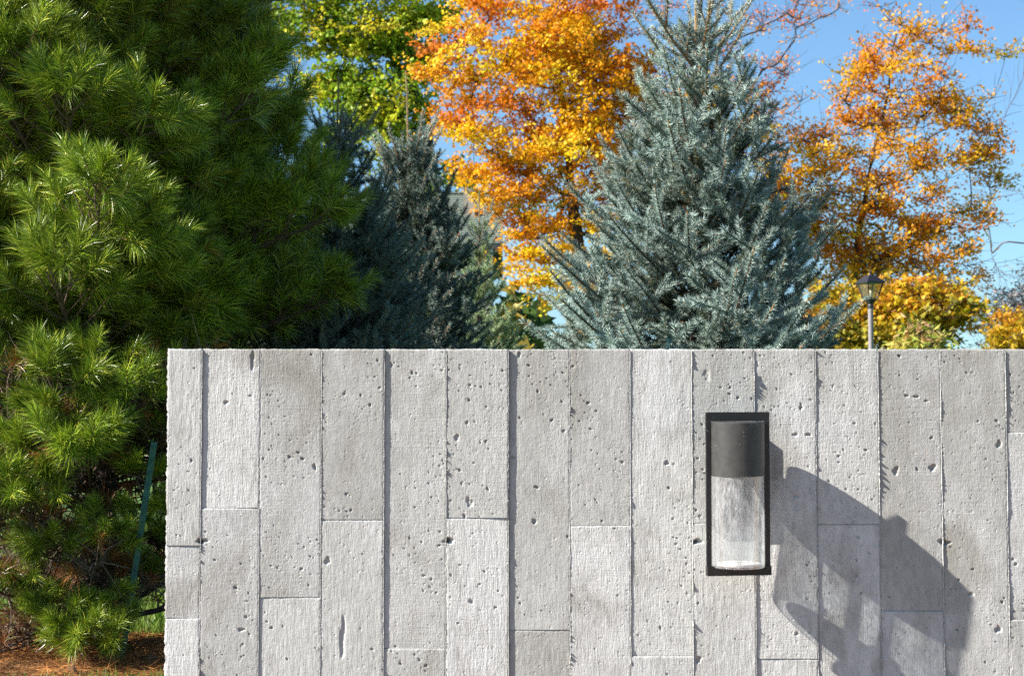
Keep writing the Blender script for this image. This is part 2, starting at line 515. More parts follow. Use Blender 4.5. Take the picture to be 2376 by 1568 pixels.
# ------------------------------------------------------------------ the concrete wall
JX = [390, 470, 605, 747, 892, 1036, 1180, 1322, 1462, 1605, 1750, 1893, 2038, 2183, 2334, 2478, 2622, 2766]
JX = [at(x, 812, WALL_Y)[0] for x in JX]
TOP = at(1188, 809, WALL_Y)[2]
HJ = {0: [1265, 1433], 1: [1178], 2: [1385], 3: [1205], 4: [1503], 5: [1201], 6: [1461], 7: [1219], 8: [1521], 9: [1213],
      10: [1528], 11: [1216], 12: [1417], 13: [], 14: [1002, 1437], 15: [1200], 16: [1400]}
# millimetres each board stands out of the mean plane
PROUD = {0: [3.6, 2.2, 2.6], 1: [0.4, 1.8], 2: [0.2, -0.4], 3: [0.4, 0.2], 4: [-3.2, -1.2], 5: [0.6, -0.4], 6: [-4.4, -4.8], 7: [-4.0, -3.2],
         8: [-5.2, -3.6], 9: [-3.2, -2.2], 10: [-4.4, -5.4], 11: [-5.6, -6.8], 12: [-6.6, -6.0], 13: [-6.4], 14: [-9.0, -7.2, -6.0], 15: [-6, -5], 16: [-6, -5]}
GRAINY = {(0, 0), (0, 1), (0, 2), (2, 1), (3, 1), (5, 1), (9, 1), (10, 1), (14, 2), (1, 0), (6, 1)}
FINE_Z = at(1188, 1590, WALL_Y)[2]

wall = empty('concrete_wall', (JX[0], WALL_Y, 0), 'board-formed grey concrete wall with rough vertical plank imprints and air holes', 'wall')
mb = MB()
mb.box((JX[0] + 0.004, WALL_Y + 0.016, 0.0), (JX[-1] - 0.004, WALL_Y + 0.21, TOP - 0.005))
core = mb.build('core', M['concrete'])
core.parent = wall; core.matrix_parent_inverse = Matrix.Translation(-wall.location)

CHIPS = [(2165, 1085, 9, 9, 7), (2080, 1092, 8, 12, 5), (2128, 920, 7, 4, 5), (2105, 918, 5, 4, 4), (2150, 930, 4, 3, 4), (1876, 1008, 7, 5, 6), (1846, 1008, 7, 5, 4),
         (1850, 1150, 9, 4, 4), (1548, 1074, 8, 5, 6), (1552, 1132, 5, 3, 5), (730, 1083, 5, 8, 6), (1245, 1130, 6, 4, 5), (525, 933, 6, 5, 5), (2320, 1030, 7, 10, 5),
         (2318, 1460, 8, 10, 6), (2255, 1378, 9, 4, 4), (1965, 1135, 3, 3, 4), (760, 1300, 7, 12, 5), (1093, 1395, 6, 6, 6), (1060, 1015, 7, 8, 4), (547, 1363, 5, 4, 5),
         (586, 835, 6, 26, 3.5), (795, 1480, 7, 60, 3), (1205, 822, 5, 7, 5), (1190, 1060, 5, 5, 5), (560, 1460, 8, 5, 5), (672, 1060, 4, 4, 5), (1240, 1210, 5, 9, 5),
         (1090, 1165, 10, 14, 2.5), (1640, 870, 10, 14, 1.6), (1850, 1470, 5, 5, 4), (2065, 1385, 4, 3, 4), (1620, 1530, 10, 8, 5)]
TIES = [(468, 1255), (1042, 1253), (1617, 1256), (2192, 1258)]


def stamp(h, X, Z, cx, cz, rx, rz, depth, rng, seed):
    dx, dz = (X - cx) / rx, (Z - cz) / rz
    near = (np.abs(dx) < 1.7) & (np.abs(dz) < 1.7)
    if not near.any():
        return
    ang = np.arctan2(dz[near], dx[near])
    ph = rng.uniform(0, 6.28, 3)
    rad = 1 + 0.22 * np.sin(2 * ang + ph[0]) + 0.16 * np.sin(3 * ang + ph[1]) + 0.10 * np.sin(5 * ang + ph[2])
    q = np.hypot(dx[near], dz[near]) / rad
    h[near] = np.minimum(h[near], h[near] - depth * np.clip((1.0 - q) * 3.2, 0, 1))


def board(ci, ri, x0, x1, z0, z1, proud):
    seed = 1000 + ci * 10 + ri
    rng = np.random.default_rng(seed)
    nx = max(8, int((x1 - x0) / 0.0020))
    xs = np.linspace(x0 + 0.0004, x1 - 0.0004, nx + 1)
    zt, zb = z1 - 0.0004, z0 + 0.0004
    zf = max(zb, FINE_Z)
    zs = np.linspace(zt, zf, max(2, int((zt - zf) / 0.0020)) + 1) if zt > FINE_Z else np.array([zt])
    if zb < FINE_Z:
        zs = np.concatenate((zs, np.linspace(min(zt, FINE_Z), zb, max(2, int((min(zt, FINE_Z) - zb) / 0.03)) + 1)[1:]))
    X, Z = np.meshgrid(xs, zs)
    w = x1 - x0
    if ri == 0:
        Z = Z + (0.0009 * vnoise(X * 60, X * 0, 91) + 0.0006 * vnoise(X * 300, X * 0, 92) - 0.004 * np.clip(vnoise(X * 40, X * 0, 93) - 0.72, 0, 1)) * np.clip(1 - (z1 - Z) / 0.012, 0, 1)
    ex = np.minimum(X - x0, x1 - X)
    X = X + (0.0009 * vnoise(Z * 330, Z * 0 + x0 * 40, seed + 11) + 0.0015 * vnoise(Z * 110, Z * 0 + x0 * 40, seed + 12)) * np.clip(1 - ex / 0.006, 0, 1) * (Z > FINE_Z)
    if ci == 0:
        X = X + (0.0014 * vnoise(Z * 45, Z * 0, 94) + 0.0010 * vnoise(Z * 200, Z * 0, 95) + 0.006 * np.clip(vnoise(Z * 30, Z * 0, 96) - 0.7, 0, 1)) * np.clip(1 - (X - x0) / 0.015, 0, 1)
    cx = (x0 + x1) / 2
    # the plank's figure: rings bent round a knot
    kx, kz = rng.uniform(x0, x1), rng.uniform(z0, z1)
    kd = np.hypot((X - kx) / 0.035, (Z - kz) / 0.09)
    bend = 0.02 * np.exp(-kd ** 2) * np.sign(X - kx)
    grainy = (ci, ri) in GRAINY
    ga = 0.00020 if grainy else 0.00007
    h = proud + 0.0006 * vnoise(X * 12, Z * 3, seed) + 0.0008 * rng.uniform(-1, 1) * (X - cx) / w * 2
    h += ga * vnoise((X + bend) * 230, Z * 22, seed + 1) + ga * 0.8 * vnoise((X + bend) * 300, Z * 60, seed + 2)
    h += 0.00008 * vnoise(X * 90, Z * 90, seed + 3) + 0.00016 * vnoise(X * 220, Z * 220, seed + 4)
    if rng.random() < 0.6:
        h += 0.00035 * np.exp(-kd ** 2 * 2.5) * vnoise(kd * 9, kd * 0 + seed, seed + 5)
    # ragged edges
    for e, s in ((x0, 1), (x1, -1)):
        d = (X - e) * s
        wv = 0.0022 + 0.0018 * vnoise(Z * 130, Z * 0 + e, seed + 6) + 0.001 * vnoise(Z * 400, Z * 0 + e, seed + 7)
        h -= 0.0016 * np.clip(1 - d / np.maximum(wv, 0.0004), 0, 1)
    d = z1 - Z
    h -= 0.002 * np.clip(1 - d / (0.003 + 0.0015 * vnoise(X * 200, X * 0, seed + 8)), 0, 1)
    # air holes
    vis = (max(z1 - max(z0, FINE_Z), 0)) * w
    n = int(vis * (900 if grainy else 3600))
    for _ in range(n):
        r = min(0.0010 * (1 + rng.pareto(3.2)), 0.0031)
        hx_, hz_ = rng.uniform(x0 + 0.004, x1 - 0.004), rng.uniform(max(z0, FINE_Z), z1 - 0.004)
        if float(vnoise(np.array(hx_ * 13), np.array(hz_ * 9), 97)) + rng.normal(0, 0.25) < 0.12:
            continue
        stamp(h, X, Z, hx_, hz_, r, r * rng.uniform(0.6, 1.5), r * rng.uniform(0.9, 2.4), rng, seed)
    for px, py, rx, rz, dp in CHIPS:
        q = at(px, py, WALL_Y)
        if x0 < q[0] < x1 and z0 < q[2] < z1:
            stamp(h, X, Z, q[0], q[2], rx * 0.00085, rz * 0.00085, dp * 0.001, rng, seed)
    for px, py in TIES:
        q = at(px, py, WALL_Y)
        if x0 - 0.03 < q[0] < x1 + 0.03 and z0 - 0.03 < q[2] < z1 + 0.03:
            stamp(h, X, Z, q[0], q[2], 0.013, 0.007, 0.006, rng, seed)
            stamp(h, X, Z, q[0] - 0.003, q[2], 0.006, 0.0045, 0.02, rng, seed)
    ny, nxx = X.shape
    Y = WALL_Y - h
    V = np.stack((X, Y, Z), -1).reshape(-1, 3)
    idx = np.arange(ny * nxx).reshape(ny, nxx)
    F = np.stack((idx[:-1, :-1], idx[1:, :-1], idx[1:, 1:], idx[:-1, 1:]), -1).reshape(-1, 4)
    mb = MB(); mb.add(V, F)
    # the sides go back into the wall
    loop = np.concatenate((idx[0, :], idx[1:, -1], idx[-1, -2::-1], idx[-2:0:-1, 0]))
    B = V[loop].copy(); Bk = B.copy(); Bk[:, 1] = WALL_Y + 0.02
    m = len(loop); k = np.arange(m); k2 = (k + 1) % m
    mb.add(np.concatenate((B, Bk)), np.stack((k, k2, m + k2, m + k), -1))
    o = mb.build('board_panel', M['concrete'], smooth=True)
    o.parent = wall; o.matrix_parent_inverse = Matrix.Translation(-wall.location)
    return o


for ci in range(len(JX) - 1):
    cuts = [TOP] + [at(1188, y, WALL_Y)[2] for y in HJ[ci]] + [0.0]
    for ri in range(len(cuts) - 1):
        board(ci, ri, JX[ci], JX[ci + 1], cuts[ri + 1], cuts[ri], PROUD[ci][ri] * 0.001)

# thin ridges where mortar leaked between the boards: (joint, mean height in mm, spikes in mm)
RIDGES = {1: (0.8, 2.0), 2: (0.8, 1.0), 3: (0.7, 1.2), 4: (0.5, 1.0), 5: (1.6, 2.6), 6: (0.4, 1.2), 7: (1.2, 2.6), 8: (0.8, 1.2), 9: (2.0, 2.8), 10: (1.4, 3.2),
          11: (1.6, 3.2), 12: (1.4, 3.2), 13: (2.2, 3.4), 14: (1.6, 3.4), 15: (1, 3), 16: (1, 3)}
for j, (hm, hs) in RIDGES.items():
    rng = np.random.default_rng(70 + j)
    zs = np.concatenate((np.arange(TOP - 0.004, FINE_Z, -0.0016), np.arange(FINE_Z, 0.02, -0.02)))
    o = zs * 0
    n1 = vnoise(zs * 70, o, 300 + j); n2 = vnoise(zs * 300, o, 400 + j); n3 = vnoise(zs * 18, o, 500 + j)
    ht = 0.9 * hm * np.clip(0.55 + 0.7 * n3 + 0.3 * n2, 0.05, 2) + 1.3 * hs * np.clip(n1 * 0.6 + n2 * 0.75 + 0.7 * n3 - 0.35, 0, 1) * np.clip(0.5 + 1.6 * vnoise(zs * 9, o, 800 + j), 0.05, 1.3)
    # proudness of the neighbour boards at this height, so that the ridge starts from the surface
    def pr(ci):
        cuts = [at(1188, y, WALL_Y)[2] for y in HJ[ci]]
        return np.array([PROUD[ci][sum(z < c for c in cuts)] for z in zs])
    base = np.maximum(pr(j - 1), pr(j)) if j < 17 else pr(j - 1)
    xw = JX[j] + 0.0006 * vnoise(zs * 60, o, 600 + j)
    th = 0.0009 + 0.0004 * n2
    yt = WALL_Y - (base + ht) * 0.001
    yb = np.full_like(zs, WALL_Y + 0.010)
    ring = np.stack((np.stack((xw - th, yb, zs), 1), np.stack((xw - th * 0.8, yt + 0.0006, zs), 1), np.stack((xw, yt, zs), 1),
                     np.stack((xw + th * 0.8, yt + 0.0006, zs), 1), np.stack((xw + th, yb, zs), 1)), 1)
    n = len(zs)
    i, k = np.meshgrid(np.arange(n - 1), np.arange(4), indexing='ij')
    F = np.stack((i * 5 + k, i * 5 + k + 1, (i + 1) * 5 + k + 1, (i + 1) * 5 + k), -1).reshape(-1, 4)
    mb = MB(); mb.add(ring.reshape(-1, 3), F); mb.add(ring[0], [(0, 1, 2), (0, 2, 4), (2, 3, 4)])
    o = mb.build('seam_ridge', M['concrete'])
    o.parent = wall; o.matrix_parent_inverse = Matrix.Translation(-wall.location)
# stubs of rusty form ties at the bottom of their broken-out holes
for px, py in TIES:
    q = at(px - 2, py + 1, WALL_Y)
    mb = MB(); mb.tube([q + (0, 0.012, 0), q + (0.0, 0.018, 0), q + (0.0, 0.03, 0)], [0.0022, 0.0024, 0.0024], 8)
    o = mb.build('tie_stub', M['rust'])
    o.parent = wall; o.matrix_parent_inverse = Matrix.Translation(-wall.location)

# ------------------------------------------------------------------ the lamp on the wall
LC = at(1712, 1144, WALL_Y - 0.088)
lamp = empty('wall_lamp', (LC[0], WALL_Y, LC[2]), 'black framed outdoor lamp with bronze cap and seeded glass cylinder', 'lamp')
TILT = Matrix.Translation((0, -0.088, 0)) @ Euler((R(2.4), R(-0.55), R(6.2)), 'XYZ').to_matrix().to_4x4()
FW, FH = 0.0712, 0.178
RC = 0.0595


def lamp_part(name, mat, mb, smooth=False, bev=0.0):
    o = mb.build(name, mat, lamp, smooth)
    if bev:
        b = o.modifiers.new('bevel', 'BEVEL'); b.width = bev; b.segments = 2; b.limit_method = 'ANGLE'
    return o


mb = MB(); mb.box((-FW, -0.004, FH - 0.020), (FW, 0.004, FH), M=TILT); lamp_part('top_bar', M['lamp_black'], mb, bev=0.0008)
for s in (-1, 1):
    mb = MB(); mb.box((min(s * FW, s * (FW - 0.0115)), -0.004, -FH + 0.020), (max(s * FW, s * (FW - 0.0115)), 0.004, FH - 0.0203), M=TILT)
    lamp_part('side_bar', M['lamp_black'], mb, bev=0.0008)
mb = MB(); mb.box((-FW - 0.0005, -0.012, -FH - 0.001), (FW + 0.0005, 0.008, -FH + 0.0198), M=TILT); lamp_part('bottom_bar', M['lamp_black'], mb, bev=0.0008)
mb = MB(); mb.lathe([(0.0, FH - 0.0215), (RC - 0.002, FH - 0.0215), (RC, FH - 0.0235), (RC, FH - 0.139), (RC - 0.002, FH - 0.139), (RC - 0.002, FH - 0.03), (0, FH - 0.03)], 64, M=TILT)
lamp_part('cap', M['lamp_bronze'], mb, smooth=False)
GR, GB = 0.0572, -FH + 0.0165
mb = MB(); mb.lathe([(GR, FH - 0.035), (GR, GB + 0.002), (GR - 0.0015, GB), (GR - 0.004, GB)], 72, M=TILT)
mb.lathe([(GR - 0.004, GB), (GR - 0.0055, GB + 0.002), (GR - 0.004, GB + 0.006), (GR - 0.0038, FH - 0.035)], 72, m=1, M=TILT)
lamp_part('glass_cylinder', [M['glass'], M['clear']], mb, smooth=True)
mb = MB(); mb.lathe([(0, GB + 0.003), (0.046, GB + 0.003), (0.0485, GB + 0.005), (0.0485, GB + 0.009), (0.046, GB + 0.0095), (0, GB + 0.0095)], 40, M=TILT)
lamp_part('glass_seat', M['bulb'], mb)
mb = MB(); mb.lathe([(0, FH - 0.031), (0.026, FH - 0.031), (0.026, FH - 0.06), (0.021, FH - 0.075), (0.021, FH - 0.112), (0.012, FH - 0.121), (0, FH - 0.123)], 28, M=TILT)
lamp_part('bulb', M['bulb'], mb, smooth=True)
mb = MB(); mb.box((-0.058, -0.0125, -0.075), (0.058, 0.012, FH - 0.042)); lamp_part('wall_plate', M['lamp_black'], mb, bev=0.001)
mb = MB(); mb.box((-0.016, -0.036, FH - 0.105), (0.016, -0.0127, FH - 0.070)); lamp_part('arm', M['lamp_black'], mb, bev=0.001)


# ------------------------------------------------------------------ conifers
def needles(mb, P, D, L, W, rng, c, m, droop=None, two=False):
    n = len(P)
    side = unit(np.cross(D, rng.standard_normal((n, 3)))) * (np.broadcast_to(W, n)[:, None] / 2)
    L = np.broadcast_to(L, n)[:, None]
    c = np.asarray(c, float)
    if c.ndim == 1:
        c = np.repeat(c[None], n, 0)
    i = np.arange(n)
    if not two:
        V = np.stack((P - side, P + side, P + D * L), 1).reshape(-1, 3)
        mb.add(V, np.stack((i * 3, i * 3 + 1, i * 3 + 2), 1), np.repeat(c, 3, 0), m)
        return
    gv = np.zeros((n, 3)); gv[:, 2] = -np.broadcast_to(droop, n)
    mid = P + (D + gv * 0.3) * L * 0.55
    tip = P + (D + gv) * L
    V = np.stack((P - side, P + side, mid + side, mid - side, tip), 1).reshape(-1, 3)
    F = np.concatenate((np.stack((i * 5, i * 5 + 1, i * 5 + 2), 1), np.stack((i * 5, i * 5 + 2, i * 5 + 3), 1), np.stack((i * 5 + 3, i * 5 + 2, i * 5 + 4), 1)))
    mb.add(V, F, np.repeat(c, 5, 0), m)


def polar(az, el):
    return np.array((math.cos(az) * math.cos(el), math.sin(az) * math.cos(el), math.sin(el)))


def curve(p, d, L, rng, up=0.15, n=5, wob=0.04):
    P = [np.array(p, float)]
    d = unit(np.array(d, float))
    for _ in range(n):
        d = unit(d + np.array((0, 0, up / n)) + rng.standard_normal(3) * wob)
        P.append(P[-1] + d * L / n)
    return np.array(P), d


def cone_dirs(d, alpha, rng):
    """Directions at the angles alpha from the axes d."""
    n = len(alpha)
    d = np.broadcast_to(d, (n, 3))
    a = unit(np.cross(d, rng.standard_normal((n, 3))))
    return d * np.cos(alpha)[:, None] + a * np.sin(alpha)[:, None]


WOOD = (0.085, 0.062, 0.048)


def plume(mb, p, d, ls, rng, n=190, dead=0.0):
    P, d2 = curve(p, d, ls, rng, up=0.25, n=4, wob=0.05)
    mb.tube(P, np.linspace(0.0035, 0.002, len(P)), 4, (0.16, 0.11, 0.05), 0)
    s = rng.uniform(0.05, 1, n) ** 0.7
    k = s * (len(P) - 1); i = np.minimum(k.astype(int), len(P) - 2); f = (k - i)[:, None]
    B = P[i] * (1 - f) + P[i + 1] * f
    alpha = np.radians(68 - 42 * s + rng.normal(0, 9, n))
    D = cone_dirs(unit(P[-1] - P[0]), alpha, rng)
    D[:, 2] += 0.10; D = unit(D)
    young = np.array((0.27, 0.40, 0.025)); old = np.array((0.035, 0.062, 0.013)); yel = np.array((0.50, 0.52, 0.06))
    t = rng.uniform(0, 1, (n, 1))
    c = young * t + old * (1 - t)
    y = rng.random(n) < 0.14
    c[y] = yel
    if dead:
        q = rng.random(n) < dead
        c[q] = np.array((0.23, 0.085, 0.02)) * rng.uniform(0.6, 1.3, (q.sum(), 1))
    needles(mb, B, D, rng.uniform(0.075, 0.120, n), 0.0019, rng, c, 1, droop=rng.uniform(0.05, 0.32, n), two=True)


def pine_branch(rng, L, plumes=1.0, nn=200, first=0.22, count=None):
    mb = MB()
    P, d = curve((0, 0, 0), (1, 0, 0.05), L, rng, up=0.45, n=8, wob=0.05)
    mb.tube(P, np.linspace(0.009 + 0.007 * L, 0.003, len(P)), 5, WOOD, 0)
    n2 = count or int(10 + 17 * L)
    sgn = 1
    for k in range(n2):
        t = first + (0.97 - first) * (k + rng.uniform(0.1, 0.9)) / n2
        i = t * (len(P) - 1); j = int(i); q = P[j] * (1 - i + j) + P[min(j + 1, len(P) - 1)] * (i - j)
        sgn = -sgn
        dd = polar(sgn * R(rng.uniform(30, 68)), R(rng.uniform(-5, 40)))
        ln = L * 0.40 * (1.08 - t) + 0.05
        S, d2 = curve(q, dd, ln, rng, up=0.5, n=4, wob=0.07)
        mb.tube(S, np.linspace(0.0055, 0.0025, len(S)), 4, WOOD, 0)
        if rng.random() < plumes:
            plume(mb, S[-1], d2, rng.uniform(0.09, 0.17), rng, nn, dead=0.25 if t < 0.45 and rng.random() < 0.5 else 0.0)
            m = rng.integers(1, 3) if ln > 0.18 else rng.integers(0, 2)
            for _ in range(m):
                f = rng.uniform(0.45, 0.95); q2 = S[0] * (1 - f) + S[-1] * f
                plume(mb, q2, unit(d2 + rng.normal(0, 0.55, 3) + (0, 0, 0.25)), rng.uniform(0.08, 0.14), rng, int(nn * 0.85))
        else:
            if rng.random() < 0.28:
                plume(mb, S[-2], d2, rng.uniform(0.06, 0.12), rng, 55, dead=0.97)
            for _ in range(3):
                f = rng.uniform(0.2, 0.95); q2 = S[0] * (1 - f) + S[-1] * f
                T, _d = curve(q2, unit(d2 + rng.normal(0, 0.7, 3)), rng.uniform(0.06, 0.2), rng, up=0.1, n=3, wob=0.12)
                mb.tube(T, np.linspace(0.003, 0.0012, len(T)), 3, (0.15, 0.115, 0.09), 0)
    if plumes > 0.5:
        plume(mb, P[-1], d, rng.uniform(0.14, 0.22), rng, int(nn * 1.2))
        for _ in range(3):
            plume(mb, P[-1], unit(d + rng.normal(0, 0.6, 3)), rng.uniform(0.09, 0.15), rng, nn)
    return mb.mesh('pine_branch', [M['bark'], M['needle']])


def place(root, me, name, loc, az, el, roll=0.0, s=1.0):
    o = bpy.data.objects.new(name, me)
    col.objects.link(o)
    o.parent = root
    o.location = loc
    o.rotation_euler = (roll, -el, az)
    o.scale = (s, s, s)
    return o


rng = np.random.default_rng(11)
pine = empty('pine_tree', tuple(PINE), 'tall white pine with long soft green needles beside the concrete wall', 'tree')
PH = 6.2
mb = MB()
zz = np.linspace(0, PH, 26)
P = np.stack((0.03 * np.sin(zz * 1.3), 0.03 * np.cos(zz * 1.1) - 0.03, zz), 1)
tr = np.interp(zz, [0, 0.12, 0.5, 3, PH], [0.085, 0.062, 0.056, 0.045, 0.01])
mb.tube(P, tr, 12, (0.09, 0.070, 0.058), 0)
tm = plain('pine_bark', (0.085, 0.065, 0.052), 0.95, noise=0.6, nscale=16, bump=0.02)
mb.build('trunk', tm, pine, smooth=True)
fam = {}
for L in (1.4, 1.15, 0.85, 0.55):
    fam[L] = [pine_branch(np.random.default_rng(int(L * 100) + k), L) for k in range(4)]
bare = [pine_branch(np.random.default_rng(900 + k), 0.95, plumes=0.0) for k in range(4)]
half = [pine_branch(np.random.default_rng(950 + k), 0.95, plumes=0.3, first=0.4) for k in range(4)]


def trunk_at(z):
    return (0.03 * math.sin(z * 1.3), 0.03 * math.cos(z * 1.1) - 0.03, z)


def crown_r(z):
    return float(np.interp(z, [0.2, 1.2, 2.4, 3.4, 4.6, 5.6, 6.3], [1.0, 1.18, 1.15, 1.05, 0.75, 0.4, 0.12]))


def shade_lobe(a):  # crown bulge and recess shaped to shade the right half
    d = math.degrees(a) % 360
    return float(np.interp(d, [0, 40, 180, 210, 240, 265, 283, 303, 335, 350, 360], [1.0, 1.0, 0.95, 1.12, 1.28, 1.18, 0.94, 0.70, 0.70, 0.88, 1.0]))


z, az = 1.12, 0.3
k = 0
while z < PH - 0.1:
    n = 10 if z < 4 else 7
    for i in range(n):
        a = az + i * 2 * math.pi / n + rng.normal(0, 0.18)
        el = R(rng.uniform(2, 22)) + R(18) * z / PH
        r = crown_r(z + 0.25) * rng.uniform(0.86, 1.1) * shade_lobe(a)
        L = min(fam, key=lambda q: abs(q - r))
        zz_ = z + rng.normal(0, 0.05)
        place(pine, fam[L][k % 4], 'branch', trunk_at(zz_), a, el, rng.normal(0, 0.25), r / L / 1.1)
        k += 1
    az += 0.55
    z += rng.uniform(0.155, 0.20) if z < 4 else 0.26
for i in range(70):  # short core branches, added to block light through the crown
    zz_ = 1.15 + 3.6 * i / 70
    place(pine, fam[0.55][i % 4], 'branch', trunk_at(zz_), i * 2.399, R(rng.uniform(0, 40)), rng.normal(0, 0.5), rng.uniform(0.8, 1.25))
# the lower trunk carries mostly bare, dead branches
for i in range(46):
    zz_ = rng.uniform(0.12, 1.1)
    place(pine, bare[i % 4], 'dead_branch', trunk_at(zz_), i * 2.399, R(rng.uniform(-12, 26)), rng.normal(0, 0.6), rng.uniform(0.65, 1.15))
for i, (a, zz_, s) in enumerate([(-2.4, 0.95, 1.1), (-2.9, 0.75, 1.15), (2.9, 0.9, 1.1), (-1.95, 0.95, 1.0), (-0.5, 0.8, 0.9), (-0.9, 0.95, 0.85), (0.1, 0.75, 1.0), (3.3, 0.55, 1.2), (-2.1, 0.7, 1.0), (-0.2, 0.98, 0.9)]):
    place(pine, half[i % 4], 'branch', trunk_at(zz_), a, R(rng.uniform(-12, 4)), 0.0, s)
# live low branches that carry needles only at their ends, reaching for open light
low = [pine_branch(np.random.default_rng(980 + k), 1.0, nn=170, first=0.76, count=6 + k % 3) for k in range(4)]
for i, (xd, yd, Yt, drop) in enumerate([(215, 1440, 7.65, 0.02), (205, 1540, 7.55, 0.0), (335, 1215, 7.75, 0.1), (372, 1150, 7.8, 0.1), (60, 1190, 7.5, 0.15), (95, 1060, 7.35, 0.2), (15, 1290, 7.6, 0.1),
                                       (120, 965, 7.3, 0.3), (40, 980, 7.4, 0.3), (20, 1120, 7.5, 0.2), (130, 1215, 7.6, 0.15), (385, 1385, 7.95, 0.05), (355, 1010, 7.8, 0.2), (-20, 1400, 7.7, 0.05),
                                       (230, 930, 7.4, 0.3), (300, 905, 7.5, 0.3), (330, 1330, 8.0, 0.1), (10, 1040, 7.3, 0.2), (375, 1250, 8.0, 0.1), (160, 1080, 7.5, 0.25), (-30, 1200, 7.4, 0.1), (50, 1475, 7.6, 0.0), (130, 1520, 7.5, 0.0), (325, 1490, 7.8, 0.0), (25, 1380, 7.6, 0.05)]):
    tip = at(xd, yd, Yt) - PINE
    z0 = max(0.08, tip[2] - drop)
    st = np.array(trunk_at(z0))
    d = tip - st
    L = np.linalg.norm(d)
    place(pine, low[i % 4], 'branch', tuple(st), math.atan2(d[1], d[0]), math.asin(d[2] / L) - 0.20, rng.normal(0, 0.3), L / 1.12)

for i in range(16):
    tip = at(rng.uniform(-20, 370), rng.uniform(1280, 1510), rng.uniform(7.6, 8.0)) - PINE
    st = np.array(trunk_at(max(0.08, tip[2] + rng.uniform(-0.05, 0.3))))
    d = tip - st
    L = np.linalg.norm(d)
    place(pine, bare[i % 4], 'dead_branch', tuple(st), math.atan2(d[1], d[0]), math.asin(d[2] / L) - 0.2, rng.normal(0, 0.5), L)


def shoot(mb, P, rng, c_new, c_old, age_shade, dens=2100, ln=0.024):
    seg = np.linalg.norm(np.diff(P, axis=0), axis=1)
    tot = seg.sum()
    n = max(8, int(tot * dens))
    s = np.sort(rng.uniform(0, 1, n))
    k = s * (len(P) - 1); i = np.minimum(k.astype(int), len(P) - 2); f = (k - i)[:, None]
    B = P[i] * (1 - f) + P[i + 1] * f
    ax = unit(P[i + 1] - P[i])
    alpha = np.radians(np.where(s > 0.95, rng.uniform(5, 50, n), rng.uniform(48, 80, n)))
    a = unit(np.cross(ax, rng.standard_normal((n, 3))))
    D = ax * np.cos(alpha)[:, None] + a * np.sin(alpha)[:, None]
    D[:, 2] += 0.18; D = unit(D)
    t = np.clip(age_shade + rng.normal(0, 0.13, n), 0, 1)[:, None]
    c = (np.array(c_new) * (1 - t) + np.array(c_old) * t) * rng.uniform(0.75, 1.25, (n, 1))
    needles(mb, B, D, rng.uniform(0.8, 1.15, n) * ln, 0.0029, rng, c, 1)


def spruce_branch(rng, L, c_new, c_old, dens=2100, droop=0.0):
    mb = MB()
    P, d = curve((0, 0, 0), (1, 0, 0.0), L, rng, up=0.20, n=8, wob=0.035)
    mb.tube(P, np.linspace(0.004 + 0.007 * L, 0.0026, len(P)), 4, (0.10, 0.06, 0.035), 0)
    mb.tube(P[-3:], np.array((0.0030, 0.0028, 0.0030)), 4, (0.30, 0.15, 0.06), 0)
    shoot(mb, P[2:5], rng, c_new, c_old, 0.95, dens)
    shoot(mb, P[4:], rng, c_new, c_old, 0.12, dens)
    step = 0.068
    t = 0.16 * L
    sgn = 1
    while t < 0.80 * L:
        i = t / L * (len(P) - 1); j = int(i); q = P[j] * (1 - i + j) + P[j + 1] * (i - j)
        sgn = -sgn
        ln = min((L - t) * 0.62 + 0.035, 0.30) * rng.uniform(0.75, 1.15)
        dd = polar(sgn * R(rng.uniform(40, 60)), R(rng.uniform(-22, 30)))
        S, d2 = curve(q, dd, ln, rng, up=0.22, n=4, wob=0.05)
        mb.tube(S, np.linspace(0.003, 0.0018, len(S)), 3, (0.15, 0.085, 0.04), 0)
        age_shade = float(np.clip(1.05 - t / L * 1.45, 0.0, 1.0))
        shoot(mb, S, rng, c_new, c_old, age_shade, dens)
        u = 0.05
        s2 = 1
        while u < ln - 0.03:
            f = u / ln; q2 = S[0] * (1 - f) + S[-1] * f
            s2 = -s2
            lat = unit(np.cross(d2, (0, 0, 1)))
            d3 = unit(d2 * 0.7 + lat * s2 * 0.75 + (0, 0, rng.uniform(-0.15, 0.4)))
            l3 = rng.uniform(0.055, 0.11) * (1.15 - f * 0.5)
            T = np.array((q2, q2 + d3 * l3 * 0.5, q2 + d3 * l3 + (0, 0, 0.006)))
            shoot(mb, T, rng, c_new, c_old, age_shade * 0.7, dens)
            mb.tube(T, np.array((0.002, 0.0018, 0.0016)), 3, (0.22, 0.12, 0.05), 0)
            u += rng.uniform(0.07, 0.11)
        t += step * rng.uniform(0.7, 1.3)
    return mb.mesh('spruce_branch', [M['bark'], M['blue_needle']])


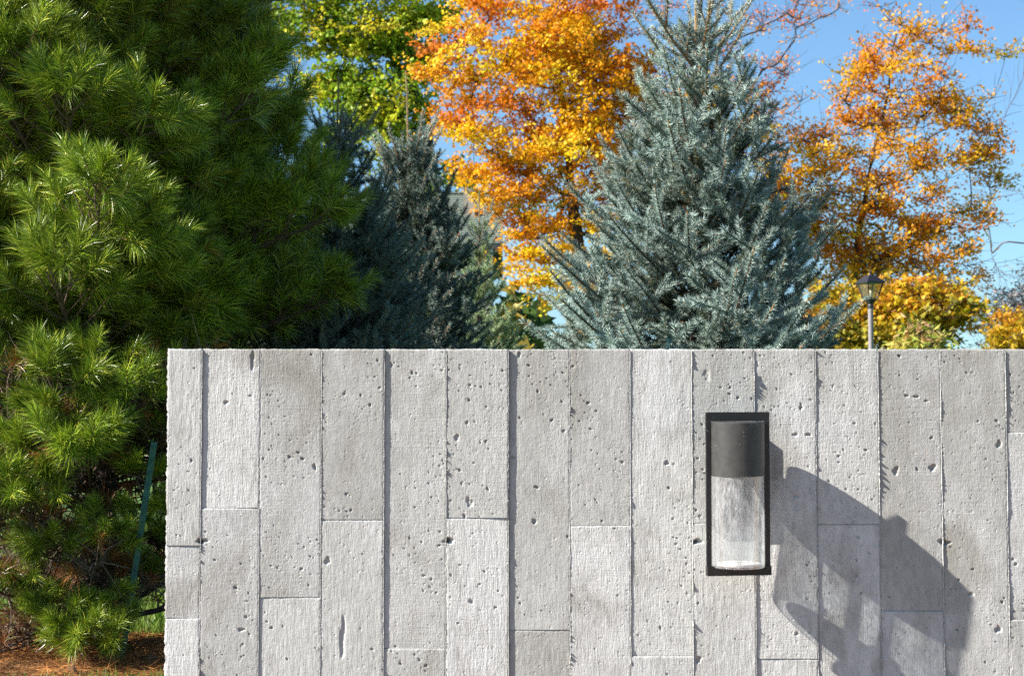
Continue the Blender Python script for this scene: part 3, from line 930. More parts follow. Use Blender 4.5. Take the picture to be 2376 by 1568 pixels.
BLUE_N, BLUE_OLD_SHADE = (0.32, 0.41, 0.375), (0.055, 0.075, 0.02)  # old inner needles, darkened further to colour shade into the gaps
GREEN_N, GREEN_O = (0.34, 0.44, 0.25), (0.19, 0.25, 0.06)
SPF = {L: [spruce_branch(np.random.default_rng(int(L * 1000) + k), L, BLUE_N, BLUE_OLD_SHADE) for k in range(4)] for L in (0.30, 0.48, 0.72, 0.98)}
SP_SHADED = {L: [spruce_branch(np.random.default_rng(int(L * 1000) + 20 + k), L, (0.20, 0.265, 0.23), (0.05, 0.07, 0.022), 1900) for k in range(3)] for L in (0.30, 0.50, 0.80)}  # same spruce with darker needles, shade put into the colour
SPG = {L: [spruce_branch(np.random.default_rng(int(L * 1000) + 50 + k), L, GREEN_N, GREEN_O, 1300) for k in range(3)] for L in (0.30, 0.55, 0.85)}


def young_shoot(seed, L):
    rng = np.random.default_rng(seed)
    mb = MB()
    P, _d = curve((0, 0, 0), (1, 0, 0), L, rng, up=0.15, n=6, wob=0.03)
    mb.tube(P, np.linspace(0.0042, 0.0028, len(P)), 5, (0.30, 0.15, 0.06), 0)
    shoot(mb, P, rng, BLUE_N, BLUE_OLD_SHADE, 0.1, 1500, 0.023)
    for k in range(3):
        q = P[1 + k]; sg = -1 if k % 2 else 1
        S, _d = curve(q, (0.75, sg * 0.6, rng.uniform(-0.1, 0.35)), L * rng.uniform(0.25, 0.42), rng, up=0.2, n=3, wob=0.03)
        mb.tube(S, np.linspace(0.003, 0.0022, len(S)), 4, (0.28, 0.14, 0.06), 0)
        shoot(mb, S, rng, BLUE_N, BLUE_OLD_SHADE, 0.1, 1500, 0.022)
    return mb.mesh('young_shoot', [M['bark'], M['blue_needle']])


YOUNG = [young_shoot(60 + k, 0.34) for k in range(4)]


def spruce(name_label, base, height, prof, n, fam, seed, leader=0.3, group=None, lean=0.0, tier=0.17):
    rng = np.random.default_rng(seed)
    root = empty('spruce_tree', tuple(base), name_label, 'tree', group)
    mb = MB()
    zz = np.linspace(0, height - leader, 12)
    mb.tube(np.stack((lean * zz, 0 * zz, zz), 1), np.interp(zz, [0, height], [0.055, 0.006]), 8, (0.10, 0.075, 0.06), 0)
    mb.build('trunk', M['bark'], root, smooth=True)
    zs, rs = [p[0] for p in prof], [p[1] for p in prof]
    grid = np.linspace(0.12, height - leader * 0.4, 400)
    w = np.interp(grid, zs, rs) ** 0.75 + 0.05
    cdf = np.cumsum(w); cdf /= cdf[-1]
    for i in range(n):
        zt = float(np.interp((i + 0.5) / n, cdf, grid))
        zt = round(zt / tier) * tier + rng.normal(0, 0.022)
        r = float(np.interp(zt, zs, rs)) * rng.uniform(0.84, 1.12)
        k = zt / height
        el = R(20 + 42 * k ** 1.9 + rng.normal(0, 7))
        L = r / math.cos(el)
        za = zt - L * math.sin(el) * 0.95
        if za < 0.06:
            el = R(6); za = max(zt - 0.08, 0.06); L = r
        za = min(za, height - leader - 0.02)
        q = min(fam, key=lambda x: abs(x - L))
        place(root, fam[q][int(rng.integers(len(fam[q])))], 'branch', (lean * za, 0, za), i * 2.39996 + rng.normal(0, 0.2), el, rng.normal(0, 0.3), L / q)
    # the leading shoot and the ring of young shoots below it
    c = fam[min(fam)]
    mb = MB()
    Pl, _d = curve((lean * height, 0, height - leader - 0.03), (0, 0, 1), leader + 0.03, rng, up=0.2, n=6, wob=0.02)
    mb.tube(Pl, np.linspace(0.006, 0.003, len(Pl)), 5, (0.30, 0.19, 0.09), 0)
    shoot(mb, Pl, rng, (0.34, 0.36, 0.24), (0.34, 0.30, 0.16), 0.3, 900, 0.017)
    mb.build('leader', [M['bark'], M['blue_needle']], root)
    for i in range(11):
        L = min(leader, 0.42) * rng.uniform(0.7, 1.05)
        place(root, YOUNG[i % 4], 'young_shoot', (lean * height, 0, height - leader - 0.02 - 0.018 * i), i * 2.4 + 0.5, R(rng.uniform(36, 64)), rng.normal(0, 0.4), L / 0.34)
    return root


b = at(1625, 1500, 7.2); b[2] = 0
spruce('full blue spruce standing behind the wall lamp with upswept tips', b, 2.93,
       [(0.1, 0.95), (0.8, 0.80), (1.3, 0.74), (1.7, 0.58), (2.0, 0.48), (2.2, 0.40), (2.38, 0.27), (2.5, 0.10), (2.93, 0.04)], 190, SPF, 21, leader=0.46)
b = at(945, 1500, 10.3); b[2] = 0
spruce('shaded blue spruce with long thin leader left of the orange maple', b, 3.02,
       [(0.1, 1.0), (1.0, 0.70), (1.5, 0.53), (2.0, 0.41), (2.3, 0.33), (2.6, 0.18), (3.02, 0.03)], 295, SP_SHADED, 22, leader=0.54)
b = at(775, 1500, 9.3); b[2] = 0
spruce('shade-darkened blue spruce half hidden behind the pine', b, 2.80,
       [(0.1, 1.0), (1.0, 0.75), (1.6, 0.56), (2.1, 0.40), (2.4, 0.22), (2.80, 0.05)], 270, SP_SHADED, 23, leader=0.34)
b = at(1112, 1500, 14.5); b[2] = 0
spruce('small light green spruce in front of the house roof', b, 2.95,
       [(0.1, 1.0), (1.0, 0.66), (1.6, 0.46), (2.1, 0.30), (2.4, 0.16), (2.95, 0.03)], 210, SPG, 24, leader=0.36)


# ------------------------------------------------------------------ steel stakes beside the young trees
def stake(label, p0, p1, wdt=0.034):
    p0, p1 = np.array(p0), np.array(p1)
    root = empty('tree_stake', tuple(p0), label, 'stake', 'steel stakes beside the young trees')
    d = p1 - p0; L = np.linalg.norm(d)
    q = Vector(d).to_track_quat('Z', 'Y').to_matrix().to_4x4()
    mb = MB(); mb.box((-wdt / 2, -0.002, -0.15), (wdt / 2, 0.002, L), M=q)
    mb.build('flange', M['stake'], root)
    mb = MB(); mb.box((-0.002, 0.0021, -0.15), (0.002, 0.030, L - 0.002), M=q)
    mb.build('web', M['stake'], root)
    for i in range(int(L / 0.055)):
        mb = MB(); mb.box((-0.004, -0.0068, 0.05 + i * 0.055), (0.004, -0.0021, 0.062 + i * 0.055), M=q)
        mb.build('stud', M['stake'], root)


g0 = at(279, 1543, 7.9); g0[2] = 0.0
stake('leaning teal steel stake beside the pine trunk', g0, at(358, 1025, 7.58), 0.026)
g0 = at(1567, 1500, 6.75); g0[2] = 0.0
stake('upright teal steel stake inside the blue spruce', g0, at(1567, 775, 6.75), 0.026)


# ------------------------------------------------------------------ broad-leaved trees
def leaf_shape(kind):
    if kind == 'maple':
        pol = [(-90, .16), (-62, .34), (-48, .26), (-14, .58), (10, .30), (46, .66), (66, .33), (90, .80), (114, .33), (134, .66), (170, .30), (194, .58), (228, .26), (242, .34)]
        V = [(0, 0.08, 0)] + [(r * math.cos(R(a)) * 0.85, r * math.sin(R(a)) * 0.85 + 0.08, -0.16 * abs(r * math.cos(R(a))) ** 1.3) for a, r in pol]
    elif kind == 'oak':
        pol = [(-90, .6), (-50, .40), (-10, .36), (25, .44), (60, .50), (90, .62), (120, .50), (155, .44), (190, .36), (230, .40)]
        V = [(0, 0, 0)] + [(r * math.cos(R(a)), r * math.sin(R(a)), -0.2 * abs(math.cos(R(a)) * r)) for a, r in pol]
    else:
        pol = [(-90, .75), (-55, .34), (0, .24), (55, .34), (90, .75), (125, .34), (180, .24), (235, .34)]
        V = [(0, 0, 0)] + [(r * math.cos(R(a)), r * math.sin(R(a)), -0.2 * abs(math.cos(R(a)) * r)) for a, r in pol]
    n = len(V) - 1
    return np.array(V), np.array([(0, 1 + i, 1 + (i + 1) % n) for i in range(n)])


def spray(seed, mat, n=250, rad=0.60, size=0.080, shape='maple', flat=0.45, hang=0.35, name='leaf_spray', twig_c=(0.075, 0.062, 0.06), bright=(0.72, 1.2)):
    rng = np.random.default_rng(seed)
    mb = MB()
    LV, LF = leaf_shape(shape)
    ends = []
    for k in range(7):
        az = k * 2.4 + rng.normal(0, 0.3)
        P, d = curve((0, 0, 0), (math.cos(az), math.sin(az), rng.uniform(-0.3, 0.9) * flat * 1.6), rad * rng.uniform(0.7, 1.15), rng, up=0.2, n=4, wob=0.16)
        mb.tube(P, np.linspace(0.008, 0.003, len(P)), 3, twig_c, 0)
        ends.append(P)
    for i in range(n):
        P = ends[int(rng.integers(len(ends)))]
        f = rng.uniform(0.15, 1.05) * (len(P) - 1); j = min(int(f), len(P) - 2)
        q = P[j] + (P[j + 1] - P[j]) * (f - j) + rng.normal(0, 0.07, 3) * (1, 1, 0.8)
        nrm = unit(np.array((rng.normal(-0.25, 0.6), rng.normal(-0.30, 0.6), rng.uniform(0.15, 1.0))))
        yd = unit(np.cross(nrm, rng.standard_normal(3)))
        yd = unit(yd + np.array((0, 0, -hang))); yd = unit(yd - nrm * (yd @ nrm))
        xd = np.cross(yd, nrm)
        s = size * rng.uniform(0.7, 1.2)
        V = q + s * (LV[:, :1] * xd + LV[:, 1:2] * yd + LV[:, 2:] * nrm * rng.uniform(-0.5, 2))
        c = np.array((1, 1, 1)) * rng.uniform(*bright) * np.array((1, rng.uniform(0.82, 1.16), 1))
        mb.add(V, LF, c, 1)
    return mb.mesh(name, [M['bark'], mat])


def smooth_chain(P):
    P = np.array(P)
    if len(P) < 3:
        return P
    Q = [P[0]]
    for i in range(len(P) - 1):
        Q += [P[i] * 0.75 + P[i + 1] * 0.25, P[i] * 0.25 + P[i + 1] * 0.75]
    Q.append(P[-1])
    return np.array(Q)


def broadleaf(name, label, trunk, targets, meshes, seed, r_trunk=0.16, part='leaf_spray', scale=(0.85, 1.2), bark=(0.062, 0.05, 0.046), group=None, twigs=0, up=0.35, cat='tree', rtip=0.006, low=None, zlow=0.0):
    """trunk: world points from the ground up. targets: ends of branches, each of which carries a spray."""
    rng = np.random.default_rng(seed)
    trunk = np.array(trunk, float)
    t = np.linspace(0, 1, 14)
    tl = np.linspace(0, 1, len(trunk))
    T = np.stack([np.interp(t, tl, trunk[:, i]) for i in range(3)], 1)
    T[1:-1] += rng.normal(0, 0.03, (12, 3))
    base = T[0].copy()
    root = empty(name, tuple(base), label, cat, group)
    pos = [p for p in T]; par = [-1] + list(range(13)); depth_t = [True] * 14
    targets = np.array(targets)
    order = np.argsort(np.linalg.norm(targets - T[7], axis=1))
    tip_of = {}
    for ti in order:
        p = targets[ti]
        A = np.array(pos)
        d = A - p
        dist = np.linalg.norm(d, axis=1)
        cost = dist + np.where(d[:, 2] > -0.15 * dist, (d[:, 2] + 0.3 * dist) * 1.1, 0)
        cost[:4] += 3.0
        i = int(np.argmin(cost))
        a = A[i]
        L = np.linalg.norm(p - a)
        m = max(1, min(7, int(L / 0.5)))
        prev = i
        bow = rng.normal(0, 0.05, 3) * L
        for s in range(1, m + 1):
            f = s / (m + 1)
            w = math.sin(math.pi * f)
            pos.append(a * (1 - f) + p * f + bow * w + rng.normal(0, 0.025, 3) * min(L, 1) - np.array((0, 0, up * 0.16 * L * w)))
            par.append(prev); prev = len(pos) - 1
        pos.append(p); par.append(prev); tip_of[len(pos) - 1] = ti
    n = len(pos)
    kids = [[] for _ in range(n)]
    for i, q in enumerate(par):
        if q >= 0:
            kids[q].append(i)
    cnt = np.zeros(n)
    for i in range(n - 1, -1, -1):
        cnt[i] = max(1, sum(cnt[k] for k in kids[i])) if kids[i] else 1
    # nodes were appended after their parents, so one backward pass is enough
    rad = rtip * cnt ** 0.5
    rad *= 1.0
    k_tr = r_trunk / rad[0]

    def r_of(i):
        return rad[i] * (k_tr if i < 14 else 1.0 + (k_tr - 1.0) * min(1.0, cnt[i] / max(cnt[0], 1)))
    pos = np.array(pos)
    mbt = MB()
    C = smooth_chain(pos[:14]); rr = np.interp(np.linspace(0, 1, len(C)), np.linspace(0, 1, 14), np.maximum([r_of(i) for i in range(14)], 0.02))
    rr[:2] *= (1.35, 1.12)
    mbt.tube(C - base, rr, 9, bark, 0)
    mbt.build('trunk', M['bark'], root, smooth=True)

    def chain(start, parent):
        c = [parent, start]; i = start
        while kids[i]:
            i = max(kids[i], key=lambda k: cnt[k]); c.append(i)
        return c
    for j in range(14):
        for s0 in kids[j]:
            if s0 < 14:
                continue
            mbl = MB()
            todo = [(s0, j)]
            while todo:
                s, pnt = todo.pop()
                c = chain(s, pnt)
                rc = np.array([r_of(k) for k in c]); rc[0] = rc[1]
                P = smooth_chain(pos[c])
                mbl.tube(P - base, np.interp(np.linspace(0, 1, len(P)), np.linspace(0, 1, len(c)), rc), 5 if rc[0] > 0.02 else 3, bark, 0)
                for i in range(twigs):
                    f = rng.uniform(0.4, 1); q = P[int(f * (len(P) - 1))] - base
                    K, d = curve(q, unit(P[-1] - P[0] + rng.normal(0, 0.6, 3) * np.linalg.norm(P[-1] - P[0]) + (0, 0, 0.2)), rng.uniform(0.4, 1.3), rng, up=0.3, n=5, wob=0.17)
                    mbl.tube(K, np.linspace(0.006, 0.0022, len(K)), 3, bark, 0)
                inc = set(c)
                for k in c[1:]:
                    for q in kids[k]:
                        if q not in inc:
                            todo.append((q, k))
            mbl.build('limb', M['bark'], root, smooth=True)
    if meshes:
        for i, p in enumerate(targets):
            me = meshes[int(rng.integers(len(meshes)))]
            if low and p[2] + rng.normal(0, 0.9) < zlow:
                me = low[int(rng.integers(len(low)))]
            s = rng.uniform(*scale)
            place(root, me, part, tuple(p - base), rng.uniform(0, 6.28), rng.normal(0, 0.22), rng.normal(0, 0.22), s)
    return root


def fill(blobs, n, Y, seed, depth=1.0, shell=0.35):
    """Points spread through ellipsoids given as (x, y, half width, half height) in the picture, at distance Y."""
    rng = np.random.default_rng(seed)
    area = np.array([q[2] * q[3] for q in blobs], float); area /= area.sum()
    out = []
    for bx, ka in zip(blobs, area):
        for _ in range(max(1, int(round(n * ka)))):
            v = unit(rng.standard_normal(3)) * rng.uniform(shell, 1) ** (1 / 2.2)
            y = Y + v[1] * bx[2] / FPX * Y * depth
            c = at(bx[0] + v[0] * bx[2], bx[1] - v[2] * bx[3], Y)
            out.append((c[0], y, max(c[2], 0.25)))
    return np.array(out)


def on_ground(xd, Y):
    p = at(xd, 1000, Y); p[2] = 0
    return p


SO = [spray(100 + k, M['leaf_orange']) for k in range(8)]
SGOLD = [spray(120 + k, M['leaf_gold'], n=150, rad=0.62) for k in range(7)]
SLOW = [spray(110 + k, M['leaf_lemon']) for k in range(4)]
SRED = [spray(140 + k, M['leaf_red'], n=42, rad=0.6) for k in range(5)]
SGREEN = [spray(160 + k, M['leaf_green'], n=150, rad=0.70, size=0.088, shape='oak') for k in range(7)]
SYEL = [spray(180 + k, M['leaf_yellow'], n=95, rad=0.47, size=0.115) for k in range(6)]
SPALE = [spray(200 + k, M['leaf_pale'], n=40, rad=0.30, size=0.10, shape='lance', hang=1.4) for k in range(5)]
SSP = [spray(220 + k, M['leaf_gold'], n=34, rad=0.55) for k in range(5)]

# big orange maple in the middle
Y = 36.0
blobs = [(1210, 90, 230, 130), (1100, 180, 125, 110), (1230, 260, 220, 130), (1080, 330, 90, 60), (1190, 400, 130, 110), (1330, 180, 190, 170), (1300, 420, 170, 140),
         (1400, 330, 150, 200), (1250, 560, 90, 70), (1260, 680, 95, 45), (1420, 90, 110, 110), (1360, 600, 120, 110), (1400, 720, 110, 60), (1270, 620, 80, 60), (1200, 480, 100, 60), (1290, -60, 220, 110), (1700, 430, 130, 140), (1560, 330, 150, 170)]
T = fill(blobs, 290, Y, 31, depth=0.8)
broadleaf('maple_tree', 'large dense orange and yellow maple between the spruces', [on_ground(1350, Y), at(1345, 800, Y), at(1330, 500, Y), at(1300, 200, Y), at(1290, -60, Y)], T, SO, 41, r_trunk=0.15, low=SLOW, zlow=5.2)

# maple right of the big spruce, thinner towards its top
Y = 37.0
bl1 = [(1940, 470, 150, 90), (2030, 570, 130, 80), (1880, 400, 90, 90), (2050, 330, 150, 110), (1960, 600, 110, 60), (2120, 480, 110, 90), (2180, 590, 90, 60), (1985, 540, 120, 90), (1870, 480, 70, 80), (2000, 660, 120, 50)]
bl2 = [(2080, 210, 130, 100), (2210, 330, 110, 110), (2260, 420, 70, 90), (2120, 640, 130, 60), (2230, 540, 70, 70)]
bl3 = [(2060, 110, 90, 70), (2220, 90, 60, 50), (2270, 250, 60, 60), (2300, 130, 40, 30), (1990, 200, 60, 60), (2270, 620, 40, 30)]
T1, T2, T3 = fill(bl1, 155, Y, 32, 0.8), fill(bl2, 70, Y, 33, 0.8), fill(bl3, 34, Y, 34, 0.7)
tr = [on_ground(1985, Y), at(1985, 700, Y), at(1995, 520, Y), at(2040, 300, Y), at(2080, 80, Y)]
broadleaf('maple_tree', 'gold maple with airy top behind the lamp post', tr, np.concatenate((T1, T2, T3)), SGOLD[:4] + SSP[:4], 42, r_trunk=0.085, twigs=1)

# tall maple with thin foliage whose trunk rises behind the spruce
Y = 42.0
T = np.concatenate((fill([(1800, 60, 70, 40), (1790, 190, 50, 50), (1880, 30, 100, 40), (1700, 170, 80, 70), (1960, 290, 70, 40), (1800, 230, 70, 70), (1770, 330, 60, 60)], 56, Y, 35, 0.8),
                    fill([(1500, 20, 60, 40), (1560, 60, 60, 60), (1840, 280, 110, 60), (1990, 10, 90, 30), (1760, -60, 300, 70)], 34, Y, 36, 0.8)))
broadleaf('maple_tree', 'thin almost bare maple whose trunk rises behind the blue spruce tip', [on_ground(1628, Y), at(1625, 600, Y), at(1620, 200, Y), at(1622, 40, Y), at(1640, -160, Y)],
          T, SRED, 43, r_trunk=0.13, twigs=2, scale=(0.7, 1.0))

# green and yellow tree left of the orange maple
Y = 47.0
blobs = [(870, 60, 130, 90), (960, 110, 80, 90), (800, 130, 90, 90), (720, 40, 90, 90), (900, 220, 110, 80), (860, 330, 90, 80), (1000, 30, 80, 60), (950, 290, 60, 60), (640, 0, 90, 90), (850, -60, 200, 60), (1030, 430, 60, 40), (880, 260, 120, 70), (790, 220, 80, 60)]
T = fill(blobs, 175, Y, 37, depth=0.8)
broadleaf('oak_tree', 'tall green and yellow tree with dark forked trunk beside the orange maple', [on_ground(985, Y), at(985, 500, Y), at(990, 290, Y), at(955, 180, Y), at(930, -40, Y)],
          T, SGREEN, 44, r_trunk=0.20, scale=(0.9, 1.35), bark=(0.035, 0.028, 0.026))

# low trees to the right
Y = 33.0
T = fill([(2100, 740, 150, 75), (1950, 750, 100, 80), (2190, 720, 60, 40), (2030, 790, 180, 60), (1880, 780, 80, 60)], 190, Y, 38, depth=0.9, shell=0.2)
broadleaf('maple_tree', 'low yellow and green maple behind the lamp post foot', [on_ground(2040, Y), at(2040, 900, Y), at(2050, 820, Y), at(2060, 740, Y)], T, SYEL, 45, r_trunk=0.09)
Y = 24.0
T = fill([(2150, 810, 60, 60), (2120, 860, 70, 60), (2190, 850, 50, 60)], 50, Y, 39, depth=0.9, shell=0.2)
broadleaf('shrub', 'small shrub with pale drooping yellow and pink leaves', [on_ground(2150, Y), at(2150, 960, Y), at(2152, 880, Y), at(2155, 800, Y)], T, SPALE, 46, r_trunk=0.035, scale=(0.7, 1.0), rtip=0.003, cat='shrub')
Y = 50.0
T = fill([(2420, 800, 130, 85), (2350, 820, 60, 50), (2520, 790, 100, 90)], 130, Y, 40, depth=0.9, shell=0.2)
broadleaf('maple_tree', 'distant golden orange tree at the end of the wall top', [on_ground(2440, Y), at(2440, 960, Y), at(2435, 860, Y), at(2440, 760, Y)], T, SYEL, 47, r_trunk=0.12, scale=(1.0, 1.4))
Y = 40.0
T = np.array([at(x, y, Y + dy) for x, y, dy in [(2320, 330, 0), (2300, 300, -.5), (2340, 250, .5), (2310, 420, 0), (2290, 480, .4), (2330, 560, -.3), (2300, 590, .2), (2320, 640, 0), (2280, 520, .6), (2360, 440, 1),
                                             (2380, 160, 0), (2440, 60, 0), (2520, 40, .5), (2600, 300, -1), (2560, 180, 1), (2640, 420, 0), (2350, 700, 0), (2420, 620, -1)]])
broadleaf('bare_tree', 'leafless grey tree reaching in from the edge above the wall end', [on_ground(2490, Y), at(2485, 800, Y), at(2480, 560, Y), at(2470, 330, Y), at(2480, 60, Y)], T, None, 48, r_trunk=0.075, twigs=12, up=0.1, bark=(0.10, 0.085, 0.085), rtip=0.004)
Y = 62.0
T = fill([(2350, 720, 70, 70), (2280, 760, 50, 50), (2430, 690, 90, 80)], 70, Y, 49, depth=0.9, shell=0.1)
broadleaf('bare_tree', 'distant grey twiggy thicket tree above the golden tree', [on_ground(2370, Y), at(2370, 980, Y), at(2365, 860, Y), at(2362, 700, Y)], T,
          [spray(240 + k, M['blue_needle'], n=46, rad=0.8, size=0.12, shape='lance', bright=(0.10, 0.24)) for k in range(4)], 50, r_trunk=0.12, twigs=2, scale=(0.8, 1.2), bark=(0.12, 0.10, 0.10))


# ------------------------------------------------------------------ lamp post
Y = 26.0
px = Y / FPX                       # metres for each pixel of the 2376 px picture
p = at(2021, 808, Y)
post = empty('lamp_post', (p[0], Y, 0), 'black lantern on a grey pole in front of the golden trees', 'lamp post')


def pz(y):
    return at(2021, y, Y)[2]


mb = MB(); mb.lathe([(0.11, 0.0), (0.11, 0.05), (0.06, 0.12), (0.044, 0.2), (0.038, 1.2), (0.036, pz(716))], 18); mb.build('pole', M['post_grey'], post, smooth=True)
mb = MB(); mb.lathe([(0.0, pz(716) + 0.001), (0.041, pz(716) + 0.001), (0.041, pz(709)), (0.035, pz(706)), (0.046, pz(703)), (0.0, pz(703))], 18); mb.build('collar', M['post_black'], post)
rot = Matrix.Rotation(R(24), 4, 'Z')


def frustum(mb, z0, w0, z1, w1):
    V = [rot @ Vector((sx * w, sy * w, z)) for z, w in ((z0, w0), (z1, w1)) for sx, sy in ((-1, -1), (1, -1), (1, 1), (-1, 1))]
    mb.add(np.array(V), [(0, 3, 2, 1), (4, 5, 6, 7), (0, 1, 5, 4), (1, 2, 6, 5), (2, 3, 7, 6), (3, 0, 4, 7)])


zb, zt = pz(695), pz(657)
w0, w1 = 0.066, 0.128
mb = MB(); frustum(mb, pz(703.5), 0.036, zb + 0.006, w0 + 0.004); mb.build('cup', M['post_black'], post)
mb = MB(); frustum(mb, zt - 0.004, 0.146, zt + 0.018, 0.146); frustum(mb, zt + 0.0181, 0.142, pz(640), 0.062); mb.build('roof', M['post_black'], post)
mb = MB(); mb.lathe([(0.03, pz(640)), (0.02, pz(637)), (0.012, pz(634)), (0.022, pz(631)), (0.006, pz(627)), (0, pz(625))], 12); mb.build('finial', M['post_black'], post)
for sx, sy in ((-1, -1), (1, -1), (1, 1), (-1, 1)):
    a_, b_ = rot @ Vector((sx * w0, sy * w0, zb)), rot @ Vector((sx * w1, sy * w1, zt))
    mb = MB(); mb.tube([a_, (a_ + b_) / 2, b_], [0.011] * 3, 4); mb.build('corner_bar', M['post_black'], post)
for i in range(4):
    q = [(-1, -1), (1, -1), (1, 1), (-1, 1)]
    (ax, ay), (bx, by) = q[i], q[(i + 1) % 4]
    k = 0.955
    V = [rot @ Vector(v) for v in ((ax * w0 * k, ay * w0 * k, zb + 0.008), (bx * w0 * k, by * w0 * k, zb + 0.008), (bx * w1 * k, by * w1 * k, zt - 0.005), (ax * w1 * k, ay * w1 * k, zt - 0.005))]
    mb = MB(); mb.add(np.array(V), [(0, 1, 2, 3)]); mb.build('pane', M['pane'], post)
mb = MB(); mb.lathe([(0.0, zb + 0.007), (0.022, zb + 0.007), (0.022, zb + 0.035), (0.0, zb + 0.035)], 14); mb.build('bulb_socket', M['post_black'], post)
mb = MB(); mb.lathe([(0.018, zb + 0.036), (0.034, zb + 0.075), (0.030, zb + 0.11), (0.012, zb + 0.14), (0, zb + 0.143)], 16); mb.build('bulb', M['bulb'], post, smooth=True)

# ------------------------------------------------------------------ house behind the maple
Y = 56.0
hx0, hx1 = at(780, 500, Y)[0], at(1165, 500, Y)[0]
ridge, eave = at(1000, 452, Y)[2], at(1000, 572, Y - 4)[2]
house = empty('house', ((hx0 + hx1) / 2, Y, 0), 'house with grey-green shingle roof and stone chimney behind the trees', 'house')
cx = (hx0 + hx1) / 2
W = (hx1 - hx0) / 2
mb = MB(); mb.box((-W + 0.3, -4.0, 0), (W - 0.3, 4.0, eave - 0.02)); wl = mb.build('wall', M['siding'], house)
mb = MB(); mb.add([(-W + 0.3, -4, eave - 0.02), (-W + 0.3, 4, eave - 0.02), (-W + 0.3, 0, ridge - 0.15), (W - 0.3, -4, eave - 0.02), (W - 0.3, 4, eave - 0.02), (W - 0.3, 0, ridge - 0.15)],
       [(0, 2, 1), (3, 4, 5)]); mb.build('gable', M['siding'], house)
roof = empty('roof', (0, 0, 0), '', '')
del roof['label'], roof['category']
roof.parent = house
sl = (ridge - eave) / 4.5
for s in (-1, 1):
    mb = MB()
    V = [(-W, s * 4.5, eave), (W, s * 4.5, eave), (W, 0, ridge), (-W, 0, ridge)]
    V += [(x, y, z - 0.12) for x, y, z in V]
    mb.add(V, [(0, 1, 2, 3), (4, 7, 6, 5), (0, 4, 5, 1), (0, 3, 7, 4), (1, 5, 6, 2)]); mb.build('roof_slab', M['trim'], roof)
slope_len = math.hypot(4.5, ridge - eave)
cs, sn = 4.5 / slope_len, (ridge - eave) / slope_len
nc = 24
for i in range(nc):
    d0, d1 = slope_len * i / nc, slope_len * (i + 1.15) / nc
    d1 = min(d1, slope_len)
    mb = MB()
    A = (-4.52 + d0 * cs - sn * 0.035, eave + d0 * sn + cs * 0.035)
    B = (-4.52 + d1 * cs - sn * 0.012, eave + d1 * sn + cs * 0.012)
    A2 = (-4.52 + d0 * cs - sn * 0.004, eave + d0 * sn + cs * 0.004)
    V = [(-W - 0.05, *A), (W + 0.05, *A), (W + 0.05, *B), (-W - 0.05, *B), (-W - 0.05, *A2), (W + 0.05, *A2)]
    mb.add(V, [(0, 1, 2, 3), (4, 5, 1, 0)]); mb.build('shingle_course', M['shingle'], roof)
mb = MB(); mb.box((-W - 0.06, -0.12, ridge + 0.02), (W + 0.06, 0.12, ridge + 0.07)); mb.build('ridge_cap', M['shingle'], roof)
mb = MB(); mb.box((-W, -4.62, eave - 0.14), (W, -4.50, eave - 0.02)); mb.build('gutter', M['trim'], roof)
vx = at(1043, 540, Y - 4)[0] - cx
mb = MB(); mb.lathe([(0.06, eave + 0.25), (0.06, eave + 0.75), (0, eave + 0.75)], 10, M=Matrix.Translation((vx, -4.0, 0))); mb.build('vent_pipe', M['trim'], roof)
q0, q1 = at(1076, 470, Y - 2)[0] - cx, at(1102, 470, Y - 2)[0] - cx
ct = at(1088, 418, Y - 2)[2]
mb = MB(); mb.box((q0, -2.2, eave), (q1, -1.75, ct - 0.1)); mb.build('chimney', M['stone'], house)
mb = MB(); mb.box((q0 - 0.06, -2.26, ct - 0.099), (q1 + 0.06, -1.69, ct)); mb.build('chimney_cap', M['stone'], house)
for wx in (-W * 0.6, 0.0, W * 0.55):
    for wz in (1.0, 3.4):
        mb = MB(); mb.box((wx - 0.55, -4.06, wz), (wx + 0.55, -4.001, wz + 1.4)); f = mb.build('window', M['trim'], house)
        for sx in (-1, 1):
            mb = MB(); mb.box((wx + sx * 0.26 - 0.22, -4.072, wz + 0.08), (wx + sx * 0.26 + 0.22, -4.062, wz + 1.32)); mb.build('pane', M['window_glass'], f)

# ------------------------------------------------------------------ stuff: far wood, grass, needle litter
rng = np.random.default_rng(77)
mb = MB()
n = 16000
X = rng.uniform(-46, 3, n); Yw = rng.uniform(74, 90, n)
crest = 7.5 + 2.2 * vnoise(X * 0.35, X * 0, 8) + 1.2 * vnoise(X * 1.1, X * 0, 9)
Z = rng.uniform(0, 1, n) ** 0.8 * crest
D = unit(rng.standard_normal((n, 3)))
t = rng.uniform(0, 1, (n, 1))
hue = vnoise(X * 0.25, Yw * 0.1, 10)[:, None]
c = np.where(hue > 0.25, np.array((0.30, 0.22, 0.03)), np.array((0.06, 0.11, 0.02))) * (0.6 + 0.8 * t)
needles(mb, np.stack((X, Yw, Z), 1), D, rng.uniform(0.5, 0.9, n), 0.7, rng, c, 0)
o = mb.build('far_woods', M['grass']); tag(o, 'distant mixed green and yellow woods seen through the pine', 'woods', kind='stuff')

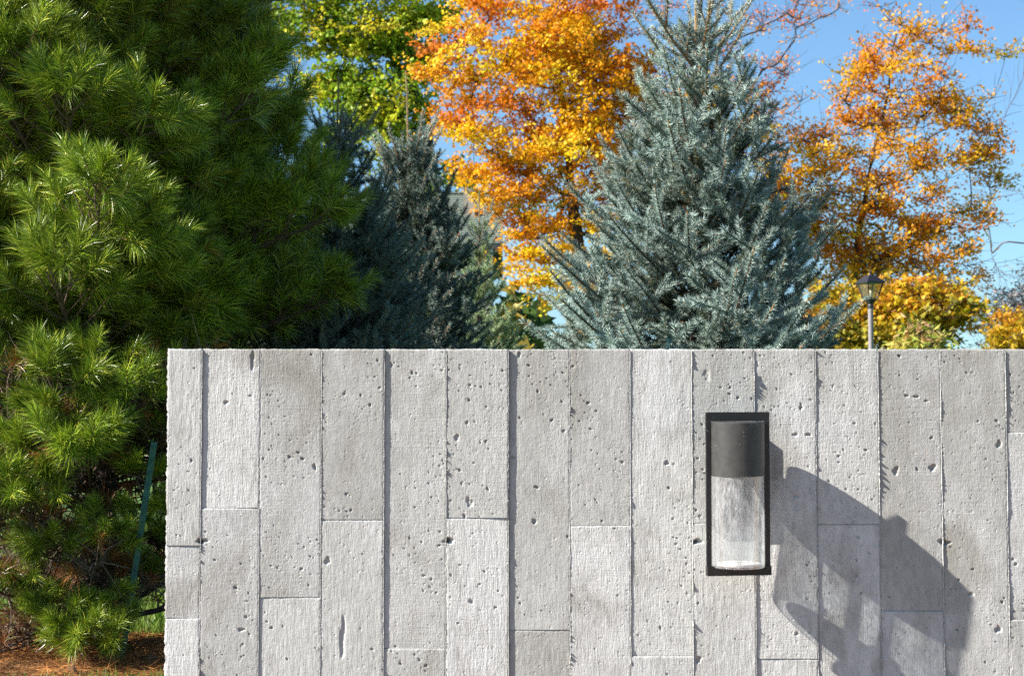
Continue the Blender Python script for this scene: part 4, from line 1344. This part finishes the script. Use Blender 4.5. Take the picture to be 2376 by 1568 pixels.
n = 42000
Yg = 7.2 + rng.uniform(0, 1, n) ** 1.6 * 17
X = rng.uniform(-0.36, -0.12, n) * Yg
keep = np.hypot(X - PINE[0], Yg - PINE[1] + 0.28) > 0.8 + rng.uniform(0, 0.25, n)
X, Yg = X[keep], Yg[keep]; n = len(X)
D = unit(np.stack((rng.normal(0, 0.45, n), rng.normal(0, 0.45, n), np.ones(n)), 1))
c = np.array((0.075, 0.15, 0.018)) * rng.uniform(0.6, 1.4, (n, 1)) + np.array((0.06, 0.03, 0)) * rng.uniform(0, 1, (n, 1))
mb = MB(); needles(mb, np.stack((X, Yg, 0 * X), 1), D, rng.uniform(0.035, 0.085, n), 0.006 + 0.0006 * Yg, rng, c, 0)
o = mb.build('grass', M['grass']); tag(o, 'sunlit green lawn grass behind the pine', 'grass', kind='stuff')

n = 14000
a = rng.uniform(0, 2 * math.pi, n); r = rng.uniform(0, 1, n) ** 0.5 * 1.02
P = np.stack((PINE[0] + r * np.cos(a), PINE[1] - 0.28 + r * np.sin(a), 0.012 + 0.05 * np.clip(1 - r, 0, 1) + rng.uniform(0, 0.02, n)), 1)
D = unit(np.stack((rng.standard_normal(n), rng.standard_normal(n), rng.normal(0.05, 0.18, n)), 1))
c = np.array((0.36, 0.16, 0.045)) * rng.uniform(0.2, 1.6, (n, 1)) * np.clip(1.0 + 0.9 * vnoise(P[:, 0] * 6, P[:, 1] * 6, 55), 0.2, 1.6)[:, None]
mb = MB(); needles(mb, P, D, rng.uniform(0.06, 0.1, n), 0.0022, rng, c, 0)
LV, LF = leaf_shape('maple')
for i in range(22):
    aa, r_ = rng.uniform(0, 6.28), 1.2 * math.sqrt(rng.uniform(0, 1))
    q = np.array((PINE[0] + r_ * math.cos(aa), PINE[1] + r_ * math.sin(aa), 0.05))
    nrm = unit(np.array((rng.normal(0, .4), rng.normal(-.2, .4), 1))); yd = unit(np.cross(nrm, rng.standard_normal(3))); xd = np.cross(yd, nrm)
    mb.add(q + rng.uniform(0.05, 0.09) * (LV[:, :1] * xd + LV[:, 1:2] * yd + LV[:, 2:] * nrm), LF, np.array((0.30, 0.17, 0.09)) * rng.uniform(0.7, 1.2), 0)
o = mb.build('needle_litter', M['litter']); tag(o, 'orange-brown fallen pine needles and leaves under the pine', 'pine needles', kind='stuff')
